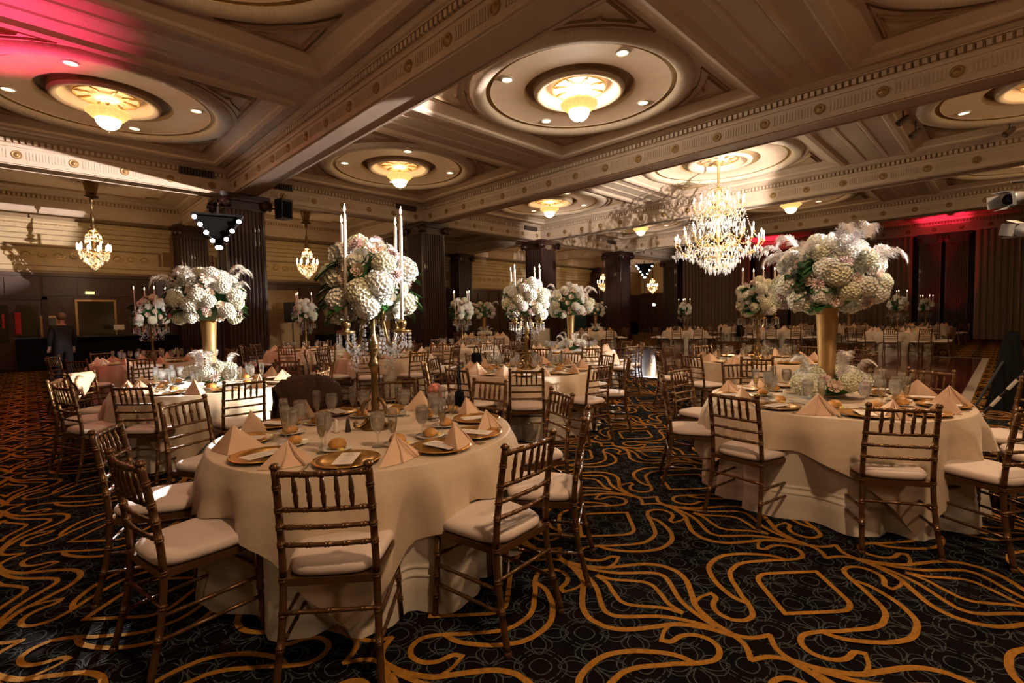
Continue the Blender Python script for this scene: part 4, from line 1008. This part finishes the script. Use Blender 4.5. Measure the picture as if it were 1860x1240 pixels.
def candelabra(c, short, seed, rot=.35, rx=.30, nb=26, S=1.0, plumes=0, dz=.02):
    x, y = c; z0 = TZ+.002
    e = empty('candelabrum', (x, y, z0), rot); tag(e, 'tall brass candelabrum hung with crystals on the '+short, 'candelabrum', 'crystal candelabra'); e.scale = (S, S, S)
    for nm, me in CANDEL: obj(nm, me, e)
    q = obj('crystal_garland', CRYST, e); q['kind'] = 'stuff'
    W = ['nearest', 'right', 'farthest', 'left']
    a0 = atan2(-y, -x); pts = sorted(range(4), key=lambda k: ((rot+k*pi/2-a0+.8) % (2*pi)))
    for i, k in enumerate(pts):
        t = rot+k*pi/2; o = obj('taper_candle', CDL, None, (x+.24*S*cos(t), y+.24*S*sin(t), z0+.716*S), rot=(rf.uniform(-.03, .03), rf.uniform(-.03, .03), 0)); tag(o, 'lit taper candle, %s candelabrum arm, %s' % (W[i], short), 'candle', 'taper candles'); obj('flame', FLM, o)
    bouquet((x, y, z0+.80*S+dz-.13), 'rounded white hydrangea and rose bouquet atop candelabrum on the '+short, rx, .56, plumes, seed, nb, 16, pinkness=.08)

# ------------------------------------------------------------------ furnish
T1S = [(.80, 1.88), (1.63, 1.56), (2.28, 1.73), (2.83, 2.37), (2.95, 3.30), (2.43, 4.03), (1.79, 4.50), (.80, 4.24), (.30, 3.50), (.28, 2.62)]
table((1.56, 2.92), 'nearest candelabrum table', T1S, rot=atan2(-2.92, -1.56)+pi/4-.12, setting=2)
candelabra((1.62, 2.95), 'nearest candelabrum table', 3, rot=.35, rx=.27, nb=48)
T2S = [(3.70, .44), (3.53, 1.36), (4.02, 2.15), (4.88, 2.41), (5.79, 2.18), (6.22, 1.42), (6.05, .52), (5.62, -.18), (4.95, -.42), (4.08, -.13)]
table((4.72, 1.05), 'right front plumed-vase table', T2S, rot=atan2(-1.05, -4.72)+pi/4+.5, setting=2)
vase_piece((4.80, 1.08), 'right front plumed-vase table', 8, rx=.42, plumes=16, nb=88)
T3S = [(.2, 6.98), (.42, 7.70), (.66, 5.66), (1.47, 5.2), (1.12, 8.0), (2.68, 7.43), (2.40, 5.58), (2.88, 6.50), (1.95, 7.95), (.22, 6.2)]
table((1.49, 6.53), 'brightly lit left vase table', T3S, rot=.3, setting=2)
vase_piece((1.50, 6.55), 'brightly lit left vase table', 14, rx=.40, plumes=12, nb=80)
T4S = [(3.84, 3.68), (4.70, 3.33), (5.50, 3.45), (6.1, 4.2), (6.15, 4.9), (5.85, 5.65), (5.10, 6.0), (4.2, 5.9), (3.6, 5.25), (3.47, 4.42)]
table((4.85, 4.65), 'middle candelabrum table', T4S, rot=.9, setting=2)
candelabra((4.92, 4.70), 'middle candelabrum table', 21, rot=.1, rx=.31, nb=46)
table((8.13, 6.49), 'white lit table beside dance floor', off=.3, level=0, setting=1, rot=.2); vase_piece((8.15, 6.5), 'white lit table beside dance floor', 31, rx=.50, plumes=10, nb=60)
table((8.04, 2.76), 'right middle candelabrum table', off=.35, level=0, setting=1, rot=.5, skip=()); candelabra((8.1, 2.75), 'right middle candelabrum table', 37, rot=.6, rx=.31, nb=44)
table((1.64, 11.56), 'rose-lit table at far left', off=.12, level=1, setting=1, rot=.1); candelabra((1.7, 11.6), 'rose-lit table at far left', 41, rot=.2, rx=.29, nb=40)
table((5.07, 8.74), 'vase table behind middle candles', off=.2, level=1, setting=1, rot=.8); vase_piece((5.1, 8.75), 'vase table behind middle candles', 43, rx=.46, plumes=6, nb=46)
table((5.0, 12.5), 'candelabrum table before near column', off=.25, level=1, setting=1, rot=.4); candelabra((5.0, 12.5), 'candelabrum table before near column', 47, rot=.5, rx=.28, nb=36)
table((7.94, 9.92), 'candelabrum table left of centre', off=.1, level=1, setting=1, rot=.6); candelabra((8.0, 9.95), 'candelabrum table left of centre', 53, rot=.2, rx=.28, nb=36)
FARG = [((12.5, 14.2), 'plumed vase table in dark centre', 'v', .1), ((18.9, 13.6), 'vase table before the centre column', 'v', .3), ((20.9, 10.2), 'far candelabrum table by corner column', 'c', .2),
        ((22.4, 6.8), 'far table under the chandelier', 'n', .1), ((27.7, 10.6), 'rear table left of the pilaster', 'n', .4), ((30.6, 7.4), 'rear table by the middle drape', 'n', .2),
        ((21.3, 2.7), 'far right table edging dance floor', 'c', .0), ((29.3, 2.7), 'rear right table by red pilaster', 'c', .3), ((28.5, 5.5), 'rear plumed-vase table near drapes', 'v', .5)]
for i, (c, s_, kd, of) in enumerate(FARG):
    table(c, s_, off=of, n=10 if i in (2, 3, 6) else 8, level=2, setting=0, rot=of)
    if kd == 'v': vase_piece(c, s_, 60+i, rx=.46, plumes=6, nb=40, low=(i == 1 or i == 0))
    if kd == 'c': candelabra(c, s_, 70+i, rot=.3*i, rx=.28, nb=30)

# ------------------------------------------------------------------ small things on the tables and chairs
put('salt_shaker', SALT, (1.38, 3.02, TZ+.002), 0, 'white salt shaker left of nearest candelabrum', 'shaker', None)
put('pepper_shaker', PEPPER, (1.44, 2.98, TZ+.002), 0, 'dark pepper shaker left of nearest candelabrum', 'shaker', None)
put('salt_shaker', SALT, (4.45, 1.30, TZ+.002), 0, 'white salt shaker left of right front vase', 'shaker', None)
# fur coat over the left-back chair of the nearest table
def fur_coat():
    c = Vector((1.79, 4.50, 0)); d = (Vector((1.56, 2.92, 0))-c).normalized(); X = Matrix(((d.y, d.x, 0, c.x), (-d.x, d.y, 0, c.y), (0, 0, 1, 0), (0, 0, 0, 1)))
    m = MB(); vs = []; n = 20; rows = [(.075, .58), (.085, .74), (.075, .86), (.045, .935), (-.005, .955), (-.05, .93), (-.075, .84), (-.085, .68), (-.08, .5), (-.075, .34)]
    for i in range(n+1):
        s = i/n*2-1
        for y, z in rows:
            dr = .10*abs(s)**3; vs.append((s*.27+(.02*sin(z*20)), y+.012*sin(i*1.9+z*9), z-dr+.010*sin(i*2.3)))
    k = len(rows); m.add(vs, [(i*k+j, (i+1)*k+j, (i+1)*k+j+1, i*k+j+1) for i in range(n) for j in range(k-1)])
    for v_ in range(len(m.v)): m.v[v_] = tuple(X @ Vector(m.v[v_]))
    o = m.build('fur_coat', M['fur'], smooth=True); tag(o, 'brown fur coat draped over chair back behind nearest table', 'coat')
    md = o.modifiers.new('thick', 'SOLIDIFY'); md.thickness = .035
fur_coat()
def chair_napkin():
    c = Vector((.42, 7.70, 0)); d = (Vector((1.49, 6.53, 0))-c).normalized(); X = Matrix(((d.y, d.x, 0, c.x), (-d.x, d.y, 0, c.y), (0, 0, 1, 0), (0, 0, 0, 1)))
    m = MB(); vs = []
    for i in range(13):
        s = i/12*2-1
        for j, (y, z) in enumerate(((.03, .62), (.03, .76), (.022, .88), (.0, .915), (-.03, .90), (-.038, .80), (-.040, .68), (-.042, .56))):
            zz = z if j < 3 else (.9-(.9-z)*(1-.85*abs(s))) if j > 4 else z
            if j < 2: zz = .9-(.9-z)*(1-.85*abs(s))
            vs.append(X @ Vector((s*.155, y+.006*sin(i*2.1), zz)))
    m.add(vs, [(i*8+j, (i+1)*8+j, (i+1)*8+j+1, i*8+j+1) for i in range(12) for j in range(7)])
    o = m.build('draped_napkin', M['napkin'], smooth=True); tag(o, 'pale napkin hung over chair back at left table', 'napkin'); md = o.modifiers.new('thick', 'SOLIDIFY'); md.thickness = .004
chair_napkin()
def handbag(loc, w_, h_, d_, mat_, lab, rz):
    e = empty('handbag', loc, rz); tag(e, lab, 'bag')
    m = MB(); n = 24; prof = [(.80, 0), (1.0, .03), (1.05, .35), (1.0, .75), (.86, 1.0), (.001, 1.0)]; vs = []
    for k, z in prof:
        for i in range(n):
            t = 2*pi*i/n; q = 3.5; r_ = 1/(abs(cos(t))**q+abs(sin(t))**q)**(1/q); vs.append((r_*cos(t)*w_/2*k, r_*sin(t)*d_/2*k, z*h_))
    m.add(vs, [(a*n+i, a*n+(i+1) % n, (a+1)*n+(i+1) % n, (a+1)*n+i) for a in range(len(prof)-1) for i in range(n)]); m.build('bag_body', M[mat_], e, True)
    MB().tube([(w_*.32*cos(pi*i/12), 0, h_*.97+h_*.8*sin(pi*i/12)) for i in range(13)], .009, 6).build('bag_strap', M[mat_], e, True)
handbag((3.40, 4.30, .30), .17, .36, .10, 'blackcloth', 'black handbag hanging on chair behind nearest table', .7)
handbag((5.12, 6.02, .78), .20, .14, .10, 'blackcloth', 'small black bag hung on far chair of middle table', .3)
handbag((26.6, 9.9, .30), .75, .62, .35, 'blackcloth', 'large black bag standing among the rear tables', .2)
sf = MB(); sf.sphere((3.30, 4.62, .66), .09, 10, 8, sc=(1, 1, .9)); sf.tube([(3.30, 4.62, .62), (3.33, 4.60, .45), (3.31, 4.61, .22)], [.07, .09, .05], 8)
tag(sf.build('silk_scarf', M['orangefl'], smooth=True), 'coral silk scarf knotted on chair beside the black handbag', 'scarf')
put('paper_sheet', MB().box(-.11, .11, -.15, .15, 0, .003).mesh('paper_sheet', M['white']), (2.93, 3.72, .506), .9, 'white sheet of paper on chair seat behind nearest table', 'paper', None)

# square side table by the centre column
sd = MB(); 
for i in range(32):
    pass
def side_table(loc, w_, lab):
    m = MB(); n = 64; vs = []
    for z, k, a in ((.92, .001, 0), (.92, .98, 0), (.90, 1.0, 0), (.5, 1.03, .01), (.0, 1.06, .025)):
        for i in range(n):
            t = 2*pi*i/n; q = 8; r_ = 1/(abs(cos(t))**q+abs(sin(t))**q)**(1/q); r_ = r_*k*(1+a*sin(9*t)); vs.append((r_*cos(t)*w_, r_*sin(t)*w_*.7, z))
    m.add(vs, [(a*n+i, a*n+(i+1) % n, (a+1)*n+(i+1) % n, (a+1)*n+i) for a in range(4) for i in range(n)])
    o = m.build('serving_table', M['linen'], smooth=False); o.location = loc; tag(o, lab, 'table'); return o
side_table((17.7, 16.0, 0), .42, 'square serving table in ivory cloth before the centre column')
put('bottle', lathe_me('bottle', [(.001, 0), (.04, 0), (.04, .19), (.014, .25), (.014, .31), (.001, .31)], 'glass', 12), (17.75, 15.95, .921), 0, 'small glass bottle on the square serving table', 'bottle', None)

# ------------------------------------------------------------------ stage lights and sound
def par_rig(c, face, lab, S=1.0):
    e = empty('stage_light_bar', c); tag(e, lab, 'stage light', 'triangular stage light bars')
    f = Vector((face[0], face[1], 0)).normalized(); r = Vector((-f.y, f.x, 0))        # r: to the rig's right seen from front is -r
    def W(a, z, o=0): return r*a*S+Vector((0, 0, z*S))+f*o
    fr_ = MB(); A, B, C = W(-.62, .42), W(.62, .42), W(0, -.55)
    for p, q_ in ((A, B), (A, C), (B, C)): fr_.tube([p, q_], .028*S, 6); fr_.tube([p-f*.2*S, q_-f*.2*S], .028*S, 6)
    fr_.tube([W(0, .42, -.1), W(0, .42, -.1)+Vector((0, 0, .25*S))], .03*S, 6)
    fr_.build('truss_frame', M['black'], e)
    bk = MB(); bk.add([A-f*.22*S, B-f*.22*S, C-f*.22*S], [(0, 1, 2)]); bk.build('black_backing', M['blackcloth'], e)
    for k, (p, q_, t) in enumerate([(A, C, x) for x in (.12, .32, .54, .76, .95)]+[(B, C, x) for x in (.18, .46, .70, .95)]):
        p0 = p.lerp(q_, t)+f*.06*S
        X = Matrix.Translation(p0) @ f.to_track_quat('Z', 'Y').to_matrix().to_4x4()
        cn = MB().lathe([(.001, -.16*S), (.05*S, -.15*S), (.062*S, -.05*S), (.066*S, .03*S), (.058*S, .03*S)], 12, X).build('par_can', M['black'], e)
        MB().lathe([(.058*S, .02*S), (.001, .028*S)], 12, X).build('lamp_lens', M['par'], cn)
    pole = MB(); pole.tube([W(0, -.5, -.15), Vector((W(0, 0, -.15).x, W(0, 0, -.15).y, -c[2]))], .022*S, 8); pole.build('support_pole', M['black'], e)
par_rig((3.9, 15.5, 4.05), (-.30, -1, 0), 'triangular black bar of white stage lamps in front of the near column')
par_rig((27.6, 16.1, 4.3), (-.85, -.55, 0), 'distant triangular bar of white stage lamps right of centre column', .9)
def stage_spot():
    e = empty('stage_spotlight', (10.3, -.03, 0)); tag(e, 'theatre spotlights on a black-draped stand at the right edge', 'stage light')
    m = MB(); m.tube([(.02, -.2, 0), (.02, -.2, 3.3)], .025, 8)
    for k in range(3): t = k*2*pi/3+.3; m.tube([(0, 0, .9), (.55*cos(t), .55*sin(t), .02)], .018, 6)
    m.tube([(.42, -1.1, 0), (.42, -1.1, 4.9)], .025, 8); m.tube([(.02, -.2, 3.30), (-.1, .06, 3.30)], .02, 6); m.build('stand', M['black'], e)
    for k, (off, tg, *_r) in enumerate(STAND_LAMPS):
        p = Vector(off); d = (Vector(tg)-STAND-p).normalized(); X = Matrix.Translation(p) @ d.to_track_quat('Z', 'Y').to_matrix().to_4x4(); z = p.z
        X = X @ Matrix.Scale(.8, 4); c_ = MB().lathe([(.001, -.32), (.09, -.30), (.12, -.1), (.12, .05), (.10, .05)], 16, X).build('lamp_housing', M['steelgrey'], e, True)
        for a in range(4):
            MB().box(-.11, .11, -.004, .004, 0, .20, X @ RZ(a*pi/2) @ TR(0, .12, .05) @ RX(-.45 if a % 2 else -.2)).build('barn_door', M['steelgrey'], c_)
        MB().tube([p, (Vector((.02, -.2, p.z+.1)) if k < 2 else Vector((.42, -1.1, p.z+.1)))], .014, 6).build('bracket', M['black'], e)
    dr = MB(); n = 36; vs = []
    for z, r_ in ((1.15, .06), (.95, .10), (.5, .16), (.01, .24)):
        for i in range(n): t = 2*pi*i/n; q = r_*(1+.10*sin(9*t)); vs.append((q*cos(t), q*sin(t), z))
    dr.add(vs, [(a*n+i, a*n+(i+1) % n, (a+1)*n+(i+1) % n, (a+1)*n+i) for a in range(3) for i in range(n)]); dr.build('black_drape', M['blackcloth'], e, True)
    tp = MB(); a, b = Vector((-3.9, .02, .15)), Vector((-3.45, -.02, .95)); 
stage_spot()
def striped_pole():
    e = empty('striped_pole', (6.9, .0, 0)); tag(e, 'black cable pole with white tape stripes leaning behind right front chairs', 'pole')
    a, b = Vector((0, .42, .02)), Vector((.0, -.22, 1.02)); MB().tube([a, b], .014, 6).build('pole_rod', M['black'], e)
    for k in range(5): MB().tube([a.lerp(b, .12+k*.18), a.lerp(b, .22+k*.18)], .017, 6).build('tape_stripe', M['white'], e)
striped_pole()
def speaker(loc, rz, lab, s=1.0):
    e = empty('loudspeaker', loc, rz); tag(e, lab, 'speaker')
    MB().add([(-.2, -.18, 0), (.2, -.18, 0), (.16, .18, 0), (-.16, .18, 0), (-.2, -.22, .62), (.2, -.22, .62), (.16, .18, .62), (-.16, .18, .62)], [(0, 3, 2, 1), (4, 5, 6, 7), (0, 1, 5, 4), (1, 2, 6, 5), (2, 3, 7, 6), (3, 0, 4, 7)]).build('cabinet', M['black'], e)
    MB().box(-.17, .17, -.215, -.20, .04, .58).build('grille', M['blackcloth'], e); e.scale = (s, s, s); return e
sp_ = speaker((6.0, 16.45, 4.75), .35, 'black loudspeaker mounted high beside the near column')
MB().tube([(0, 0, .3), (-.30, .16, .3)], .03, 6).build('wall_bracket', M['black'], sp_)
speaker((6.6, 17.6, 1.45), .4, 'black loudspeaker on tripod stand beside sequin screen', 1.1)
MB_ = MB(); MB_.tube([(0, 0, 0), (0, 0, 1.45)], .02, 6)
for k in range(3): MB_.tube([(0, 0, .7), (.4*cos(k*2.1), .4*sin(k*2.1), .01)], .015, 6)
o = MB_.build('speaker_stand', M['black']); o.location = (6.6, 17.6, 0); tag(o, 'black tripod stand under the loudspeaker by sequin screen', 'stand')
sq_ = MB(); sq_.box(-.75, .75, -.03, .03, .02, 2.6); o = sq_.build('sequin_screen', M['glitter']); o.location = (6.35, 18.4, 0); o.rotation_euler = (0, 0, -.2); tag(o, 'gold sequin backdrop screen right of the near column', 'screen')
# DJ table
m = MB(); m.box(-.95, .95, -.38, .38, 0, .98); m.box(-.99, .99, -.42, .42, .98, 1.0); o = m.build('black_skirted_table', M['blackcloth']); o.location = (8.4, 17.4, 0); tag(o, 'black skirted music table behind the column row', 'table')
lt = empty('laptop', (8.55, 17.35, 1.0), .3); tag(lt, 'open laptop with glowing screen on black music table', 'laptop')
MB().box(-.16, .16, -.11, .11, 0, .018).build('laptop_base', M['black'], lt)
MB().box(-.16, .16, -.008, .008, 0, .21, TR(0, .11, .018) @ RX(-.25)).build('laptop_lid', M['black'], lt); MB().box(-.145, .145, -.010, -.008, .015, .195, TR(0, .11, .018) @ RX(-.25)).build('laptop_screen', M['screen'], lt)
# small track spots under the ceiling at the right
for (x_, y_), l in (((14.65, 1.84), 'left of three'), ((15.95, 1.75), 'middle of three'), ((17.6, .11), 'right of three')):
    e = empty('track_spotlight', (x_, y_, 6.1)); tag(e, 'small dark ceiling spotlight at upper right, '+l, 'spotlight', 'small ceiling spotlights')
    X = TR(0, 0, -.22) @ Vector((-.5, .6, -.6)).to_track_quat('Z', 'Y').to_matrix().to_4x4()
    MB().tube([(0, 0, .09), (0, 0, -.2)], .015, 6).build('drop_rod', M['black'], e); MB().lathe([(.001, -.14), (.06, -.13), (.08, .12), (.07, .12), (.001, .05)], 12, X).build('spot_can', M['groove'], e)
# air vents on the long beam
for u, l in ((3.75, 'left of the near column'), (6.05, 'right of the near column'), (10.9, 'above the centre-left column'), (18.1, 'above the centre column'), (25.2, 'above the right column')):
    e = empty('air_vent', (u, 16.86, 5.80)); tag(e, 'dark louvred air vent on the long beam '+l, 'vent', 'air vents on the long beam')
    MB().box(-.45, .45, .02, .05, 0, .20).build('vent_box', M['black'], e)
    sl = MB()
    for k in range(12): sl.box(-.44+k*.075, -.41+k*.075, -.05, .02, .01, .19)
    sl.build('louvres', M['groove'], e)

# ------------------------------------------------------------------ rear bar, mirrors, doors, person
bar = empty('bar_counter', (.9, 22.6, 0)); tag(bar, 'long black-draped bar counter at rear left', 'bar')
MB().box(-1.2, 3.2, -.35, .35, 0, 1.05).build('bar_front', M['blackcloth'], bar); MB().box(-1.25, 3.25, -.42, .42, 1.05, 1.10).build('bar_top', M['black'], bar)
def framed(name, u0, u1, z0, z1, lab, cat, inner, v=24.22):
    e = empty(name, ((u0+u1)/2, v, z0)); tag(e, lab, cat); w_, h_ = (u1-u0)/2, z1-z0
    MB().box(-w_, w_, .0, .03, 0, h_).build('glass', M[inner], e)
    f = MB(); t_ = .07
    f.box(-w_-t_, w_+t_, -.04, .03, -t_, 0); f.box(-w_-t_, w_+t_, -.04, .03, h_, h_+t_); f.box(-w_-t_, -w_, -.04, .03, 0, h_); f.box(w_, w_+t_, -.04, .03, 0, h_); f.build('frame', M['gframe'], e); return e
framed('wall_mirror', 1.35, 2.4, .95, 2.35, 'gilt-framed mirror on rear wall behind the bar', 'mirror', 'mirror')
framed('wall_mirror', 3.3, 4.0, .95, 2.35, 'second gilt-framed mirror partly behind the pink flowers', 'mirror', 'mirror')
framed('framed_picture', .40, .75, .95, 1.75, 'small framed picture on rear wall left of the standing person', 'picture', 'mirror')
d = empty('door_1', (-.35, 24.2, 0)); struct(d, 'dark glazed double door with painted red reflections at far left'); MB().box(-.75, .75, 0, .06, 0, 2.4).build('door_leaf', M['wood2'], d); 
for s in (-1, 1): MB().box(s*.37-.27, s*.37+.27, -.02, .0, .9, 2.2).build('door_pane', M['mirror'], d)
MB().box(.05, .20, -.03, -.021, 1.2, 1.95).build('red_reflection_strip', M['redreflection'], d); MB().box(-.26, -.2, -.03, -.021, 1.4, 1.9).build('red_reflection_strip', M['redreflection'], d)
f = MB(); f.box(.75, .9, -.06, .06, 0, 2.5); f.box(-.9, -.75, -.06, .06, 0, 2.5); f.box(-.9, .9, -.06, .06, 2.4, 2.55); f.build('door_frame', M['wood'], d)
o = MB().box(-.13, .13, -.03, .03, 0, .10).build('lit_sign', M['sign']); o.location = (1.72, 24.15, 2.62); tag(o, 'small lit plaque above the rear mirror', 'sign')
e = empty('card_stand', (2.35, 22.5, 1.1)); tag(e, 'small cream sign card on stand upon the bar', 'sign'); MB().box(-.15, .15, -.005, .005, .18, .36).build('sign_card', M['card'], e); MB().tube([(0, 0, 0), (0, 0, .2)], .012, 6).build('card_post', M['brass'], e)
# dark service area at the far end of the aisle
o = MB().box(31.0, 34.0, 20.4, 21.0, 0, 1.0).build('service_counter', M['blackcloth']); tag(o, 'dark draped service counter in the far aisle', 'counter')
o = MB().box(29.6, 31.2, 23.3, 23.36, .05, 3.1).build('teal_curtain', M['teal']); tag(o, 'dark teal curtain in the far aisle behind the centre column', 'curtain')
e = empty('floor_spotlight', (33.2, 18.6, 0)); tag(e, 'single bright white spotlight far down the aisle', 'stage light')
MB().tube([(0, 0, 0), (0, 0, 2.2)], .02, 6).build('stand', M['black'], e)
X = TR(0, 0, 2.25) @ Vector((-.85, -.5, -.03)).to_track_quat('Z', 'Y').to_matrix().to_4x4(); hh = MB().lathe([(.001, -.2), (.09, -.18), (.11, .05), (.09, .05)], 14, X).build('lamp_housing', M['black'], e); MB().lathe([(.09, .04), (.001, .05)], 14, X).build('lamp_lens', M['par'], hh)

def person():
    e = empty('person', (.62, 16.9, 0), radians(15)); tag(e, 'person in dark suit standing with back turned near the bar', 'person')
    def skin(name, vs, es, rad, mat_, parent, root=0):
        me = bpy.data.meshes.new(name); me.from_pydata(vs, es, []); me.materials.append(mat_)
        o = obj(name, me, parent); md = o.modifiers.new('skin', 'SKIN'); md.use_smooth_shade = True
        sv = me.skin_vertices[0].data if me.skin_vertices else None
        if sv is None:
            bpy.context.view_layer.objects.active = o; me.update(); 
        for i, r in enumerate(rad): me.skin_vertices[0].data[i].radius = r if isinstance(r, tuple) else (r, r)
        me.skin_vertices[0].data[root].use_root = True
        s2 = o.modifiers.new('sub', 'SUBSURF'); s2.levels = 1; s2.render_levels = 2; return o
    V = [(0, 0, .95), (0, 0, 1.15), (0, 0, 1.35), (0, 0, 1.47), (0, .0, 1.55), (0, .01, 1.63), (0, .015, 1.74),
         (.19, 0, 1.42), (.24, .0, 1.16), (.25, .10, .93), (.25, .13, .86), (-.19, 0, 1.42), (-.24, 0, 1.16), (-.23, .12, .95), (-.22, .15, .88),
         (.10, 0, .88), (.11, .01, .50), (.11, -.01, .09), (.12, .13, .04), (-.10, 0, .88), (-.12, .0, .50), (-.13, -.02, .09), (-.14, .12, .04)]
    E_ = [(0, 1), (1, 2), (2, 3), (3, 4), (4, 5), (5, 6), (2, 7), (7, 8), (8, 9), (9, 10), (2, 11), (11, 12), (12, 13), (13, 14), (0, 15), (15, 16), (16, 17), (17, 18), (0, 19), (19, 20), (20, 21), (21, 22)]
    RAD = [(.15, .11), (.145, .11), (.165, .115), (.075, .07), (.055, .055), (.078, .092), (.07, .085), .065, .045, .033, .036, .065, .045, .033, .036, .09, .06, .042, .04, .09, .06, .042, .04]
    for hi in (10, 14):
        p = Vector(V[hi])
        for k in range(5):
            sx = 1 if hi == 10 else -1; a = (k-2)*.020
            b = (p.x+a, p.y+.03+(.02 if 0 < k < 4 else 0), p.z-.06); c = (p.x+a, p.y+.04, p.z-.095 if k else p.z-.07)
            V.append(b); E_.append((hi, len(V)-1)); RAD.append(.009); V.append(c); E_.append((len(V)-2, len(V)-1)); RAD.append(.008)
    skin('body', V, E_, RAD, M['skin'], e)
    J = [V[0], V[1], V[2], V[3], (V[7]), V[8], V[9], V[11], V[12], V[13], V[15], V[16], V[17], V[19], V[20], V[21]]
    JE = [(0, 1), (1, 2), (2, 3), (2, 4), (4, 5), (5, 6), (2, 7), (7, 8), (8, 9), (0, 10), (10, 11), (11, 12), (0, 13), (13, 14), (14, 15)]
    JR = [(.185, .135), (.18, .135), (.20, .14), (.085, .08), .085, .062, .05, .085, .062, .05, .112, .085, .075, .112, .085, .075]
    skin('suit', J, JE, JR, M['suit'], e)
    hm = MB(); hm.sphere((0, .0, 1.70), .105, 14, 10, sc=(.92, 1.08, 1.0)); hb = [v for v in hm.v]
    fs = [f_ for f_ in hm.f if sum(hb[i][2] for i in f_)/len(f_) > 1.66 or sum(hb[i][1] for i in f_)/len(f_) < -.02]
    h2 = MB(); h2.add(hb, fs); h2.build('hair', M['hair'], e, True)
person()
